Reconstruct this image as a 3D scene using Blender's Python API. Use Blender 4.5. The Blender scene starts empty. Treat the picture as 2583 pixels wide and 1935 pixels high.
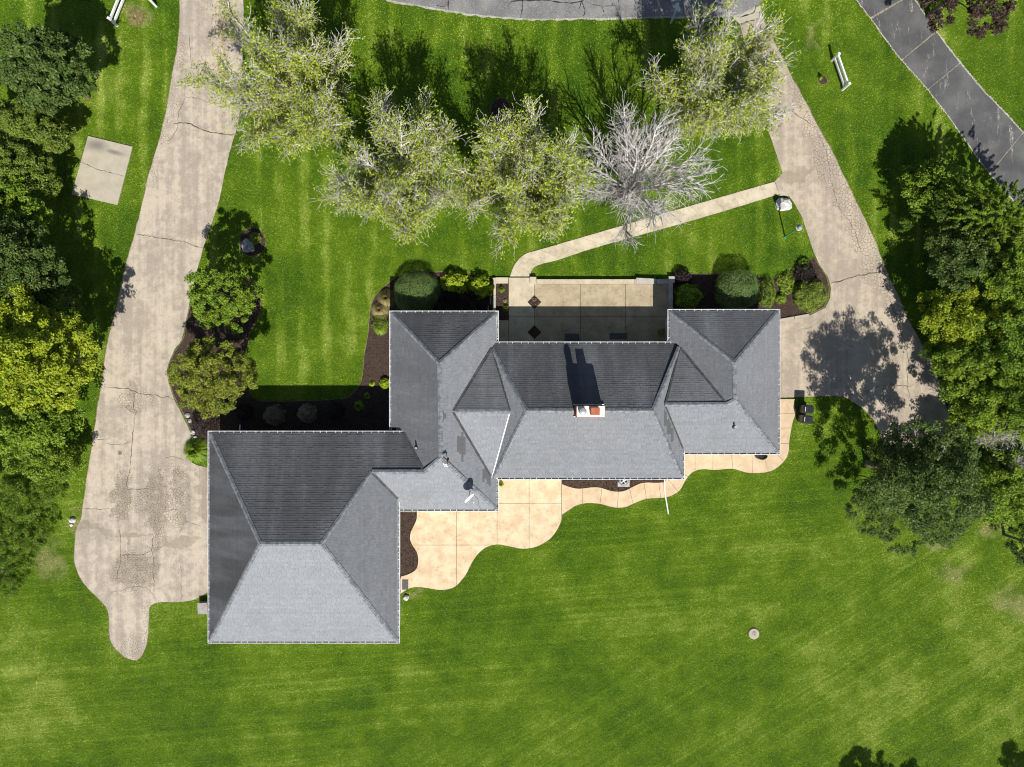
import bpy, bmesh, math, random
import numpy as np
from mathutils import Vector, Matrix, noise as mnoise

# ------------------------------------------------------------------ camera, world, sun, exposure
scene = bpy.context.scene
H = 46.5                      # drone height above the lawn (m)
S = 0.027                     # metres on the ground per photograph pixel
CU, CV = 1291.5, 967.5
cam_d = bpy.data.cameras.new('camera'); cam = bpy.data.objects.new('camera', cam_d)
scene.collection.objects.link(cam)
cam.location = (0, 0, H)
cam_d.sensor_width = 36.0
cam_d.lens = 36.0 * H / (2583 * S)
cam_d.clip_end = 2000
scene.camera = cam

SUN_EL = math.radians(45.0); SUN_TILT = math.radians(9.5)
sun_dir = Vector((math.sin(SUN_TILT)*math.cos(SUN_EL), -math.cos(SUN_TILT)*math.cos(SUN_EL), math.sin(SUN_EL)))
world = bpy.data.worlds.new('World'); scene.world = world; world.use_nodes = True
wn = world.node_tree.nodes; bg = wn['Background']
sky = wn.new('ShaderNodeTexSky'); sky.sky_type = 'NISHITA'; sky.sun_disc = False
sky.sun_elevation = SUN_EL; sky.sun_rotation = math.pi - SUN_TILT
world.node_tree.links.new(sky.outputs['Color'], bg.inputs['Color'])
bg.inputs['Strength'].default_value = 0.064
sun_d = bpy.data.lights.new('sun', 'SUN'); sun_d.energy = 5.0; sun_d.angle = math.radians(0.5)
sun_d.color = (1.0, 0.955, 0.88)
sun = bpy.data.objects.new('sun', sun_d); scene.collection.objects.link(sun)
sun.rotation_euler = (-sun_dir).to_track_quat('-Z', 'Y').to_euler()
sun.location = sun_dir * 60
scene.view_settings.view_transform = 'Standard'; scene.view_settings.look = 'None'
scene.view_settings.gamma = 1.0; scene.view_settings.use_curve_mapping = False
scene.view_settings.exposure = 0.58
scene.render.engine = 'CYCLES'; scene.cycles.filter_width = 1.1
scene.render.resolution_x, scene.render.resolution_y = 1024, 767

COL = scene.collection
rng = np.random.default_rng(7); random.seed(7)

# ------------------------------------------------------------------ helpers
def P(u, v, z=0.0):
    k = S * (H - z) / H
    return Vector(((u - CU) * k, -(v - CV) * k, z))
def XY(pts, z=0.0):
    k = S * (H - z) / H
    a = np.array(pts, float)
    return np.stack([(a[:, 0] - CU) * k, -(a[:, 1] - CV) * k], 1)

def tag(o, label=None, cat=None, group=None, kind=None):
    if label: o['label'] = label
    if cat: o['category'] = cat
    if group: o['group'] = group
    if kind: o['kind'] = kind
    return o
def thing(name, label, cat, loc, group=None):
    o = bpy.data.objects.new(name, None); COL.objects.link(o); o.location = loc
    o.empty_display_size = 0.2
    return tag(o, label, cat, group)
def abs_loc(o):
    v = Vector(o.location)
    p = o.parent
    return v
def link(name, me, m, parent=None, kind=None, smooth=False):
    """me is in world coordinates; parts keep world coordinates under their thing"""
    o = bpy.data.objects.new(name, me); COL.objects.link(o)
    if m is not None and len(me.materials) == 0: me.materials.append(m)
    if parent is not None:
        o.parent = parent
        root = parent
        while root.parent is not None: root = root.parent
        if root.type == 'EMPTY' and parent is root:
            o.matrix_parent_inverse = Matrix.Translation(-Vector(root.location))
        # a sub-part sits under a mesh part whose own local frame already is the world frame
    if kind: o['kind'] = kind
    if smooth:
        me.polygons.foreach_set('use_smooth', [True]*len(me.polygons))
    return o
def np_mesh(name, verts, faces, attrs=None):
    verts = np.ascontiguousarray(verts, np.float32); faces = np.ascontiguousarray(faces, np.int32)
    n, k = faces.shape
    me = bpy.data.meshes.new(name)
    me.vertices.add(len(verts)); me.vertices.foreach_set('co', verts.ravel())
    me.loops.add(n*k); me.loops.foreach_set('vertex_index', faces.ravel())
    me.polygons.add(n); me.polygons.foreach_set('loop_start', np.arange(0, n*k, k, dtype=np.int32))
    try: me.polygons.foreach_set('loop_total', np.full(n, k, np.int32))
    except Exception: pass
    if attrs:
        for an, av in attrs.items():
            a = me.attributes.new(an, 'FLOAT', 'FACE'); a.data.foreach_set('value', np.ascontiguousarray(av, np.float32))
    me.update(calc_edges=True)
    return me
def py_mesh(name, verts, faces, attrs=None):
    me = bpy.data.meshes.new(name); me.from_pydata([tuple(v) for v in verts], [], faces)
    if attrs:
        for an, av in attrs.items():
            a = me.attributes.new(an, 'FLOAT', 'FACE'); a.data.foreach_set('value', np.asarray(av, np.float32))
    me.update(); return me

class MB:
    def __init__(s): s.v = []; s.f = []
    def add(s, vs, fs):
        o = len(s.v); s.v += [tuple(v) for v in vs]; s.f += [[i+o for i in f] for f in fs]
    def box(s, c, d, rz=0.0, taper=1.0, tilt=None):
        x, y, z = d[0]/2, d[1]/2, d[2]/2; vs = []
        for sz in (-1, 1):
            t = taper if sz > 0 else 1
            for sx, sy in ((-1,-1),(1,-1),(1,1),(-1,1)): vs.append(Vector((sx*x*t, sy*y*t, sz*z)))
        R = Matrix.Rotation(rz, 3, 'Z')
        if tilt is not None: R = R @ tilt
        vs = [R @ v + Vector(c) for v in vs]
        s.add(vs, [(3,2,1,0),(4,5,6,7),(0,1,5,4),(1,2,6,5),(2,3,7,6),(3,0,4,7)])
    def tube(s, pts, r, n=8, cap=True):
        pts = [Vector(p) for p in pts]; rs = r if isinstance(r, (list, tuple)) else [r]*len(pts)
        rings = []
        for i, p in enumerate(pts):
            d = (pts[min(i+1, len(pts)-1)] - pts[max(i-1, 0)]).normalized()
            a = Vector((0,0,1)) if abs(d.z) < .9 else Vector((1,0,0))
            x = d.cross(a).normalized(); y = d.cross(x).normalized()
            rings.append([p + (x*math.cos(2*math.pi*k/n) + y*math.sin(2*math.pi*k/n))*rs[i] for k in range(n)])
        o = len(s.v)
        for rg in rings: s.v += [tuple(v) for v in rg]
        for i in range(len(rings)-1):
            for k in range(n):
                s.f.append([o+i*n+k, o+i*n+(k+1)%n, o+(i+1)*n+(k+1)%n, o+(i+1)*n+k])
        if cap:
            s.f.append([o+k for k in range(n)][::-1]); s.f.append([o+(len(rings)-1)*n+k for k in range(n)])
    def lathe(s, c, prof, n=20):
        c = Vector(c); o = len(s.v)
        for r, z in prof:
            for k in range(n): s.v.append(tuple(c + Vector((r*math.cos(2*math.pi*k/n), r*math.sin(2*math.pi*k/n), z))))
        for i in range(len(prof)-1):
            for k in range(n): s.f.append([o+i*n+k, o+i*n+(k+1)%n, o+(i+1)*n+(k+1)%n, o+(i+1)*n+k])
        s.f.append([o+k for k in range(n)][::-1]); s.f.append([o+(len(prof)-1)*n+k for k in range(n)])
    def build(s, name, m, parent=None, smooth=False, kind=None):
        return link(name, py_mesh(name, s.v, s.f), m, parent, kind, smooth)

def poly_area(xy):
    x, y = xy[:, 0], xy[:, 1]
    return 0.5*np.sum(x*np.roll(y, -1) - y*np.roll(x, -1))
def slab_mesh(name, xy, z0, z1):
    xy = np.array(xy)
    if poly_area(xy) < 0: xy = xy[::-1]
    n = len(xy)
    vs = [(x, y, z1) for x, y in xy] + [(x, y, z0) for x, y in xy]
    fs = [list(range(n))] + [[i, n+i, n+(i+1) % n, (i+1) % n] for i in range(n)]
    return py_mesh(name, vs, fs)
def catmull(pts, step=8.0, closed=False, jitter=0.0):
    pts = np.array(pts, float); n = len(pts); out = []
    rg = range(n if closed else n-1)
    for i in rg:
        p0 = pts[(i-1) % n] if (closed or i > 0) else pts[i]
        p1 = pts[i]; p2 = pts[(i+1) % n]; p3 = pts[(i+2) % n] if (closed or i+2 < n) else p2
        m = max(1, int(np.linalg.norm(p2-p1)/step))
        for k in range(m):
            t = k/m
            out.append(0.5*((2*p1) + (p2-p0)*t + (2*p0-5*p1+4*p2-p3)*t*t + (3*p1-p0-3*p2+p3)*t**3))
    if not closed: out.append(pts[-1])
    out = np.array(out)
    if jitter:
        j = rng.normal(0, jitter, out.shape); out = out + (j + np.roll(j, 1, 0) + np.roll(j, -1, 0))/2
    return out
def clip_rect(poly, x0, x1, y0, y1):
    def cut(p, ax, val, sign):
        out = []
        for i in range(len(p)):
            a, b = p[i], p[(i+1) % len(p)]
            ia = sign*(a[ax]-val) >= 0; ib = sign*(b[ax]-val) >= 0
            if ia: out.append(a)
            if ia != ib:
                t = (val-a[ax])/(b[ax]-a[ax]); out.append((a[0]+(b[0]-a[0])*t, a[1]+(b[1]-a[1])*t))
        return out
    p = [tuple(q) for q in poly]
    for ax, val, sg in ((0, x0, 1), (0, x1, -1), (1, y0, 1), (1, y1, -1)):
        if len(p) < 3: return []
        p = cut(p, ax, val, sg)
    q = []
    for a in p:
        if not q or (abs(a[0]-q[-1][0]) + abs(a[1]-q[-1][1])) > 1e-5: q.append(a)
    if len(q) > 1 and abs(q[0][0]-q[-1][0]) + abs(q[0][1]-q[-1][1]) < 1e-5: q.pop()
    return q if len(q) >= 3 else []
def inside(pts, poly):
    pts = np.asarray(pts); poly = np.asarray(poly)
    res = np.zeros(len(pts), bool)
    mn, mx = poly.min(0), poly.max(0)
    idx = np.where((pts[:, 0] >= mn[0]) & (pts[:, 0] <= mx[0]) & (pts[:, 1] >= mn[1]) & (pts[:, 1] <= mx[1]))[0]
    if len(idx) == 0: return res
    x, y = pts[idx, 0], pts[idx, 1]; r = np.zeros(len(idx), bool)
    n = len(poly)
    for i in range(n):
        x1, y1 = poly[i]; x2, y2 = poly[(i+1) % n]
        if y1 == y2: continue
        c = (y1 > y) != (y2 > y)
        r ^= c & (x < (x2-x1)*(y-y1)/(y2-y1) + x1)
    res[idx] = r
    return res

# ------------------------------------------------------------------ materials
def newmat(name):
    m = bpy.data.materials.new(name); m.use_nodes = True
    nt = m.node_tree; b = nt.nodes['Principled BSDF']
    return m, nt, b
def nd(nt, typ, ins=None, **props):
    n = nt.nodes.new(typ)
    for k, v in props.items(): setattr(n, k, v)
    if ins:
        for k, v in ins.items():
            sock = n.inputs[k]
            if isinstance(v, bpy.types.NodeSocket): nt.links.new(v, sock)
            else:
                sock.default_value = v
    return n
def rgba(c): return (c[0], c[1], c[2], 1.0)
def mixc(nt, fac, a, b, mode='MIX'):
    n = nt.nodes.new('ShaderNodeMix'); n.data_type = 'RGBA'; n.blend_type = mode
    for i, v in ((0, fac), (6, a), (7, b)):
        s = n.inputs[i]
        if isinstance(v, bpy.types.NodeSocket): nt.links.new(v, s)
        else: s.default_value = v if i == 0 else rgba(v)
    return n.outputs[2]
def math_(nt, op, a, b=0.0, c=0.0, clamp=False):
    n = nt.nodes.new('ShaderNodeMath'); n.operation = op; n.use_clamp = clamp
    for i, v in enumerate((a, b, c)):
        if isinstance(v, bpy.types.NodeSocket): nt.links.new(v, n.inputs[i])
        else: n.inputs[i].default_value = v
    return n.outputs[0]
def sstep(nt, x, lo, hi):
    n = nt.nodes.new('ShaderNodeMapRange'); n.interpolation_type = 'SMOOTHSTEP'
    nt.links.new(x, n.inputs[0]); n.inputs[1].default_value = lo; n.inputs[2].default_value = hi
    return n.outputs[0]
def pos(nt): return nt.nodes.new('ShaderNodeNewGeometry').outputs['Position']
def mapped(nt, vec, loc=(0,0,0), rot=(0,0,0), scale=(1,1,1)):
    return nd(nt, 'ShaderNodeMapping', {'Vector': vec, 'Location': loc, 'Rotation': rot, 'Scale': scale}).outputs[0]
def noise(nt, vec, scale, detail=4, rough=0.55, dist=0.0):
    return nd(nt, 'ShaderNodeTexNoise', {'Vector': vec, 'Scale': scale, 'Detail': detail, 'Roughness': rough, 'Distortion': dist}).outputs[0]
def bump(nt, b, h, strength, dist):
    n = nd(nt, 'ShaderNodeBump', {'Height': h, 'Strength': strength, 'Distance': dist})
    nt.links.new(n.outputs[0], b.inputs['Normal'])
def ellipse_mask(nt, vec, items, soft=1.0):
    """sum of soft elliptical spots; items = (u, v, ru, rv, rotdeg) in photograph pixels on the ground"""
    tot = None
    for u, v, ru, rv, rot in items:
        p = P(u, v)
        mp = nd(nt, 'ShaderNodeMapping', {'Vector': vec, 'Location': (p.x, p.y, 0), 'Rotation': (0, 0, math.radians(rot)), 'Scale': (ru*S, rv*S, 1)}, vector_type='TEXTURE').outputs[0]
        g = nd(nt, 'ShaderNodeTexGradient', {'Vector': mp}, gradient_type='SPHERICAL').outputs[1]
        tot = g if tot is None else math_(nt, 'MAXIMUM', tot, g)
    return tot

def mat_var(name, c1, c2, scale=3.0, rough=0.8, spec=0.3, bumps=0.0, bscale=40, detail=5, metal=0.0):
    m, nt, b = newmat(name); p = pos(nt)
    f = noise(nt, p, scale, detail)
    f = sstep(nt, f, 0.32, 0.68)
    nt.links.new(mixc(nt, f, c1, c2), b.inputs['Base Color'])
    b.inputs['Roughness'].default_value = rough; b.inputs['Specular IOR Level'].default_value = spec
    b.inputs['Metallic'].default_value = metal
    if bumps: bump(nt, b, noise(nt, p, bscale, 4), bumps, 0.02)
    return m

M = {}
# lawn colour, shared by the sheet and the blades
def lawn_color(nt):
    p = pos(nt)
    sx = nd(nt, 'ShaderNodeSeparateXYZ', {'Vector': p}); X, Y = sx.outputs[0], sx.outputs[1]
    big = noise(nt, p, 0.16, 3, 0.6)
    mid = noise(nt, p, 0.75, 5, 0.65)
    fine = noise(nt, p, 6.0, 4, 0.7)
    front = sstep(nt, Y, -3.0, 1.0)
    # mower passes: straight strips in front, sweeping curved ones behind
    wob = math_(nt, 'MULTIPLY', noise(nt, p, 0.25, 2), 1.2)
    fs = math_(nt, 'SINE', math_(nt, 'MULTIPLY', math_(nt, 'ADD', X, wob), 2*math.pi/1.55))
    fs2 = sstep(nt, fs, -0.5, 1.0)
    mm = noise(nt, mapped(nt, p, scale=(0.5, 0.12, 1)), 1.0, 3)
    fs2 = math_(nt, 'MULTIPLY', fs2, sstep(nt, mm, 0.40, 0.62))
    # behind the house: strips bend upwards to the right
    def passes(slope, seed):
        ac = math_(nt, 'ADD', math_(nt, 'SUBTRACT', Y, math_(nt, 'MULTIPLY', X, slope)), math_(nt, 'MULTIPLY', wob, 0.25))
        c1 = nd(nt, 'ShaderNodeCombineXYZ', {'X': math_(nt, 'MULTIPLY', X, 0.020), 'Y': math_(nt, 'MULTIPLY', ac, 0.80), 'Z': seed}).outputs[0]
        c2 = nd(nt, 'ShaderNodeCombineXYZ', {'X': math_(nt, 'MULTIPLY', X, 0.045), 'Y': math_(nt, 'MULTIPLY', ac, 2.7), 'Z': seed + 3.0}).outputs[0]
        a_ = sstep(nt, noise(nt, c1, 1.0, 4, 0.6), 0.36, 0.66); b_ = sstep(nt, noise(nt, c2, 1.0, 4, 0.65), 0.47, 0.63)
        return math_(nt, 'ADD', math_(nt, 'MULTIPLY', a_, 0.30), math_(nt, 'MULTIPLY', b_, 0.44))
    dm = sstep(nt, math_(nt, 'ADD', math_(nt, 'MULTIPLY', Y, -1.0), math_(nt, 'MULTIPLY', X, 0.42)), 19.0, 25.0)
    s1 = passes(0.085, 0.0); s2 = passes(0.62, 7.0)
    back = math_(nt, 'ADD', math_(nt, 'MULTIPLY', s1, math_(nt, 'SUBTRACT', 1.0, dm)), math_(nt, 'MULTIPLY', s2, dm))
    strip = math_(nt, 'ADD', math_(nt, 'MULTIPLY', front, fs2), math_(nt, 'MULTIPLY', math_(nt, 'SUBTRACT', 1.0, front), back))
    t = math_(nt, 'ADD', math_(nt, 'MULTIPLY', sstep(nt, big, 0.36, 0.64), 0.32), math_(nt, 'MULTIPLY', sstep(nt, mid, 0.34, 0.68), 0.26))
    t = math_(nt, 'ADD', t, math_(nt, 'MULTIPLY', strip, 0.38))
    lush = ellipse_mask(nt, p, [(2330, 1600, 520, 420, 20), (60, 1720, 480, 320, 0), (2480, 120, 300, 260, 40), (1000, 820, 260, 420, 0), (150, 250, 240, 420, 0)])
    t = math_(nt, 'ADD', t, math_(nt, 'MULTIPLY', sstep(nt, lush, 0.0, 0.8), 0.16))
    t = math_(nt, 'ADD', t, math_(nt, 'MULTIPLY', math_(nt, 'SUBTRACT', fine, 0.5), 0.62), clamp=True)
    ramp = nd(nt, 'ShaderNodeValToRGB', {'Fac': t}); cr = ramp.color_ramp
    cr.elements[0].color = (0.042, 0.098, 0.003, 1); cr.elements[1].color = (0.265, 0.335, 0.055, 1)
    e = cr.elements.new(0.5); e.color = (0.106, 0.184, 0.007, 1)
    # worn, straw-coloured spots
    dist = nd(nt, 'ShaderNodeVectorMath', {0: p, 1: nd(nt, 'ShaderNodeVectorMath', {0: nd(nt, 'ShaderNodeTexNoise', {'Vector': p, 'Scale': 0.9, 'Detail': 4}).outputs['Color'], 1: (2.4, 2.4, 0)}, operation='MULTIPLY').outputs[0]}, operation='ADD').outputs[0]
    dist = mapped(nt, dist, loc=(-1.2, -1.2, 0))
    worn = ellipse_mask(nt, dist, [(2500, 1325, 62, 42, 20), (2560, 1520, 110, 60, -20), (2365, 1378, 30, 22, 0), (345, 40, 48, 38, 0),
                                   (2400, 1440, 60, 30, 20), (210, 1320, 60, 45, 0), (120, 1400, 60, 90, 20), (1040, 1495, 34, 20, 0), (2050, 95, 50, 20, 60)])
    wf = math_(nt, 'MULTIPLY', sstep(nt, worn, 0.12, 0.75), sstep(nt, mid, 0.30, 0.55))
    c = mixc(nt, math_(nt, 'MULTIPLY', wf, 0.55), ramp.outputs[0], (0.30, 0.27, 0.12))
    cl = noise(nt, p, 1.9, 5, 0.7, 0.5)
    c = mixc(nt, math_(nt, 'MULTIPLY', sstep(nt, cl, 0.60, 0.70), 0.55), c, (0.030, 0.115, 0.010))
    th_ = noise(nt, p, 1.15, 6, 0.78)
    c = mixc(nt, math_(nt, 'MULTIPLY', sstep(nt, th_, 0.60, 0.74), 0.30), c, (0.26, 0.27, 0.08))
    return c, fine, mid
m, nt, b = newmat('lawn_soil'); c, fine, mid = lawn_color(nt)
hsv = nd(nt, 'ShaderNodeHueSaturation', {'Color': c, 'Value': 0.80})
nt.links.new(hsv.outputs[0], b.inputs['Base Color']); b.inputs['Roughness'].default_value = 0.9; b.inputs['Specular IOR Level'].default_value = 0.1
bump(nt, b, noise(nt, pos(nt), 14.0, 5, 0.7), 0.9, 0.12); M['lawn'] = m
m, nt, b = newmat('grass_blade'); c, fine, mid = lawn_color(nt)
at = nd(nt, 'ShaderNodeAttribute', attribute_name='tone')
hsv = nd(nt, 'ShaderNodeHueSaturation', {'Color': c, 'Value': math_(nt, 'ADD', math_(nt, 'MULTIPLY', at.outputs['Fac'], 0.75), 0.80)})
nt.links.new(hsv.outputs[0], b.inputs['Base Color']); b.inputs['Roughness'].default_value = 0.55; b.inputs['Specular IOR Level'].default_value = 0.25
M['blade'] = m

def leaf_mat(name, dark, light, trans=0.36, rough=0.5, spec=0.30):
    m, nt, b = newmat(name)
    at = nd(nt, 'ShaderNodeAttribute', attribute_name='tone')
    col = mixc(nt, at.outputs['Fac'], dark, light)
    nt.links.new(col, b.inputs['Base Color']); b.inputs['Roughness'].default_value = rough; b.inputs['Specular IOR Level'].default_value = spec
    tr = nd(nt, 'ShaderNodeBsdfTranslucent', {'Color': col})
    mx = nd(nt, 'ShaderNodeMixShader', {'Fac': trans, 1: b.outputs[0], 2: tr.outputs[0]})
    nt.links.new(mx.outputs[0], nt.nodes['Material Output'].inputs[0])
    M[name] = m; return m
leaf_mat('leaf_spring', (0.16, 0.225, 0.010), (0.46, 0.53, 0.045))
leaf_mat('leaf_dark', (0.024, 0.064, 0.010), (0.155, 0.225, 0.05), spec=0.25, rough=0.5)
leaf_mat('leaf_mid', (0.045, 0.115, 0.008), (0.29, 0.41, 0.035), spec=0.25, rough=0.5)
leaf_mat('leaf_yellow', (0.13, 0.185, 0.008), (0.44, 0.52, 0.03))
leaf_mat('leaf_olive', (0.05, 0.095, 0.010), (0.25, 0.32, 0.045))
leaf_mat('leaf_cedar', (0.022, 0.068, 0.010), (0.27, 0.40, 0.02))
leaf_mat('leaf_maple', (0.075, 0.135, 0.010), (0.34, 0.35, 0.045))
leaf_mat('leaf_purple', (0.025, 0.014, 0.012), (0.10, 0.065, 0.05))
leaf_mat('leaf_lime', (0.14, 0.23, 0.006), (0.45, 0.55, 0.03))
leaf_mat('leaf_yew', (0.05, 0.11, 0.02), (0.21, 0.30, 0.085), trans=0.15)
leaf_mat('leaf_barberry', (0.006, 0.004, 0.005), (0.028, 0.016, 0.018), trans=0.15)
leaf_mat('leaf_twiggy', (0.10, 0.075, 0.06), (0.34, 0.28, 0.20), trans=0.1)
leaf_mat('leaf_straw', (0.12, 0.10, 0.03), (0.45, 0.38, 0.17), trans=0.2)
leaf_mat('mulch_chip', (0.028, 0.018, 0.014), (0.125, 0.088, 0.068), trans=0.0, rough=0.9, spec=0.1)
M['bark_pale'] = mat_var('bark_pale', (0.30, 0.285, 0.265), (0.62, 0.60, 0.57), 4, 0.85, 0.2)
M['bark_brown'] = mat_var('bark_brown', (0.10, 0.075, 0.05), (0.22, 0.17, 0.12), 6, 0.9, 0.2)
M['mulch'] = mat_var('mulch', (0.030, 0.020, 0.016), (0.078, 0.054, 0.042), 14, 0.95, 0.1, 1.0, 50)
M['soil_rust'] = mat_var('soil_rust', (0.13, 0.105, 0.065), (0.25, 0.195, 0.125), 6, 0.95, 0.1, 0.8, 30)

# old driveway: sun-bleached asphalt
def drive_mat(name, base, dark, spots, blotch, ang=0.0, voro_scale=5.8):
    m, nt, b = newmat(name); p = pos(nt)
    n1 = noise(nt, p, 0.35, 5, 0.6); n2 = noise(nt, p, 2.2, 5, 0.65); n3 = noise(nt, p, 22.0, 4, 0.75)
    st = noise(nt, mapped(nt, p, rot=(0, 0, ang), scale=(1.9, 0.09, 1)), 1.0, 4, 0.6)
    t = math_(nt, 'ADD', math_(nt, 'MULTIPLY', n1, 0.34), math_(nt, 'MULTIPLY', n2, 0.33))
    t = math_(nt, 'ADD', t, math_(nt, 'MULTIPLY', st, 0.33))
    t = sstep(nt, t, 0.43, 0.58)
    c = mixc(nt, t, dark, base)
    n4 = noise(nt, p, 0.9, 6, 0.7, 0.6)
    c = mixc(nt, math_(nt, 'MULTIPLY', sstep(nt, n4, 0.54, 0.70), 0.38), c, (0.20, 0.165, 0.115))
    c = mixc(nt, math_(nt, 'MULTIPLY', sstep(nt, n4, 0.44, 0.30), 0.30), c, (0.52, 0.48, 0.41))
    sp = sstep(nt, n3, 0.30, 0.72)
    c = mixc(nt, 0.26, c, mixc(nt, sp, (0.10, 0.092, 0.082), (0.56, 0.51, 0.45)))
    wn_ = nd(nt, 'ShaderNodeTexNoise', {'Vector': p, 'Scale': 1.6, 'Detail': 4}).outputs['Color']
    dv = nd(nt, 'ShaderNodeVectorMath', {0: p, 1: nd(nt, 'ShaderNodeVectorMath', {0: wn_, 1: (2.0, 2.0, 0)}, operation='MULTIPLY').outputs[0]}, operation='ADD').outputs[0]
    dv = mapped(nt, dv, loc=(-1.0, -1.0, 0))
    if blotch:
        bl = sstep(nt, ellipse_mask(nt, dv, blotch), 0.10, 0.40)
        c = mixc(nt, math_(nt, 'MULTIPLY', math_(nt, 'MULTIPLY', bl, sstep(nt, n2, 0.25, 0.6)), 0.55), c, (0.165, 0.140, 0.095))
    hgt = n3
    if spots:
        mk = sstep(nt, ellipse_mask(nt, dv, spots), 0.05, 0.35)
        wv = nd(nt, 'ShaderNodeVectorMath', {0: p, 1: nd(nt, 'ShaderNodeVectorMath', {0: nd(nt, 'ShaderNodeTexNoise', {'Vector': p, 'Scale': 3.0, 'Detail': 4}).outputs['Color'], 1: (0.26, 0.26, 0)}, operation='MULTIPLY').outputs[0]}, operation='ADD').outputs[0]
        vo = nd(nt, 'ShaderNodeTexVoronoi', {'Vector': wv, 'Scale': voro_scale}, feature='DISTANCE_TO_EDGE', voronoi_dimensions='2D').outputs[0]
        ck = math_(nt, 'MULTIPLY', math_(nt, 'SUBTRACT', 1.0, sstep(nt, vo, 0.03, 0.13)), math_(nt, 'MULTIPLY', mk, sstep(nt, n2, 0.30, 0.58)))
        c = mixc(nt, math_(nt, 'MULTIPLY', ck, 0.66), c, (0.07, 0.062, 0.045))
        hgt = math_(nt, 'SUBTRACT', n3, math_(nt, 'MULTIPLY', ck, 1.5))
    nt.links.new(c, b.inputs['Base Color']); b.inputs['Roughness'].default_value = 0.92; b.inputs['Specular IOR Level'].default_value = 0.2
    bump(nt, b, hgt, 0.35, 0.02)
    return m
M['drive_left'] = drive_mat('bleached_drive', (0.455, 0.388, 0.300), (0.275, 0.232, 0.180),
    [(440, 130, 40, 60, 0), (432, 240, 26, 80, 12), (408, 330, 30, 60, 15), (380, 420, 18, 60, 15), (345, 1005, 60, 34, -8), (305, 1255, 34, 90, -3), (395, 1290, 34, 140, 0), (355, 1262, 60, 40, 20), (450, 1245, 38, 110, 0), (430, 1290, 60, 60, 0), (345, 1440, 70, 75, 0), (330, 1640, 70, 30, 0), (372, 1600, 14, 90, 0)],
    [(305, 1258, 32, 75, -3), (396, 1270, 36, 100, 0), (452, 1215, 26, 60, 0), (455, 1310, 16, 40, 0), (335, 1000, 14, 60, 0), (345, 1440, 85, 60, 0), (235, 1335, 60, 14, -8), (330, 1352, 60, 12, -8), (440, 1370, 90, 20, 12), (515, 1240, 20, 120, 0)], math.radians(14))
M['drive_right'] = drive_mat('bleached_turnaround', (0.440, 0.365, 0.270), (0.275, 0.228, 0.172),
    [(2020, 245, 26, 70, 28), (2060, 330, 40, 80, 28), (2090, 420, 46, 90, 25), (2140, 510, 40, 90, 25), (2180, 600, 46, 90, 25), (2230, 690, 60, 70, 30), (2262, 780, 30, 90, 28)],
    [(2010, 440, 60, 30, 20), (2120, 1060, 60, 40, 0)], math.radians(-27), 4.6)
m, nt, b = newmat('neighbour_asphalt'); p = pos(nt)
n1 = noise(nt, p, 0.5, 4); n2 = noise(nt, p, 12, 5, 0.75)
st = noise(nt, mapped(nt, p, rot=(0, 0, math.radians(-42)), scale=(2.2, 0.45, 1)), 1.0, 6, 0.8)
c = mixc(nt, sstep(nt, n1, 0.35, 0.7), (0.055, 0.056, 0.058), (0.105, 0.105, 0.104))
c = mixc(nt, math_(nt, 'MULTIPLY', sstep(nt, st, 0.56, 0.66), sstep(nt, n2, 0.40, 0.60)), c, (0.36, 0.34, 0.31))
c = mixc(nt, math_(nt, 'MULTIPLY', sstep(nt, n2, 0.60, 0.72), 0.6), c, (0.28, 0.27, 0.26))
nt.links.new(c, b.inputs['Base Color']); b.inputs['Roughness'].default_value = 0.9; bump(nt, b, n2, 0.4, 0.02); M['asphalt'] = m
m, nt, b = newmat('road_asphalt'); p = pos(nt)
n1 = noise(nt, p, 0.7, 4); n2 = noise(nt, p, 16, 5, 0.8)
c = mixc(nt, sstep(nt, n1, 0.35, 0.7), (0.12, 0.12, 0.122), (0.19, 0.187, 0.183))
c = mixc(nt, math_(nt, 'MULTIPLY', sstep(nt, n2, 0.52, 0.66), 0.7), c, (0.40, 0.39, 0.37))
nt.links.new(c, b.inputs['Base Color']); b.inputs['Roughness'].default_value = 0.9; bump(nt, b, n2, 0.4, 0.02); M['road'] = m

def concrete(name, c1, c2, stain, sc=1.3, amt=0.6):
    m, nt, b = newmat(name); p = pos(nt)
    n1 = noise(nt, p, sc, 5, 0.62); n2 = noise(nt, p, 4.5, 6, 0.7, 0.4); n3 = noise(nt, p, 30, 3, 0.7)
    c = mixc(nt, sstep(nt, n1, 0.33, 0.66), c1, c2)
    c = mixc(nt, math_(nt, 'MULTIPLY', math_(nt, 'MULTIPLY', sstep(nt, n2, 0.50, 0.64), sstep(nt, n1, 0.66, 0.42)), amt), c, stain)
    c = mixc(nt, 0.10, c, mixc(nt, sstep(nt, n3, 0.35, 0.65), (0.2, 0.17, 0.13), (0.85, 0.78, 0.66)))
    nt.links.new(c, b.inputs['Base Color']); b.inputs['Roughness'].default_value = 0.85; b.inputs['Specular IOR Level'].default_value = 0.25
    bump(nt, b, n3, 0.2, 0.01); M[name] = m
concrete('patio_concrete', (0.48, 0.355, 0.215), (0.58, 0.47, 0.315), (0.36, 0.235, 0.12))
concrete('walk_concrete', (0.44, 0.325, 0.20), (0.52, 0.40, 0.26), (0.29, 0.20, 0.105), amt=0.35)
concrete('path_concrete', (0.360, 0.310, 0.216), (0.490, 0.432, 0.317), (0.238, 0.194, 0.122))
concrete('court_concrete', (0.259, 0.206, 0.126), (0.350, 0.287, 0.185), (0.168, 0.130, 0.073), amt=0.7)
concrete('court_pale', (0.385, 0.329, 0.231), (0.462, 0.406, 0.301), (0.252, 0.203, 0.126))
concrete('pad_concrete', (0.312, 0.277, 0.211), (0.359, 0.324, 0.254), (0.234, 0.211, 0.164), amt=0.3)
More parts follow.
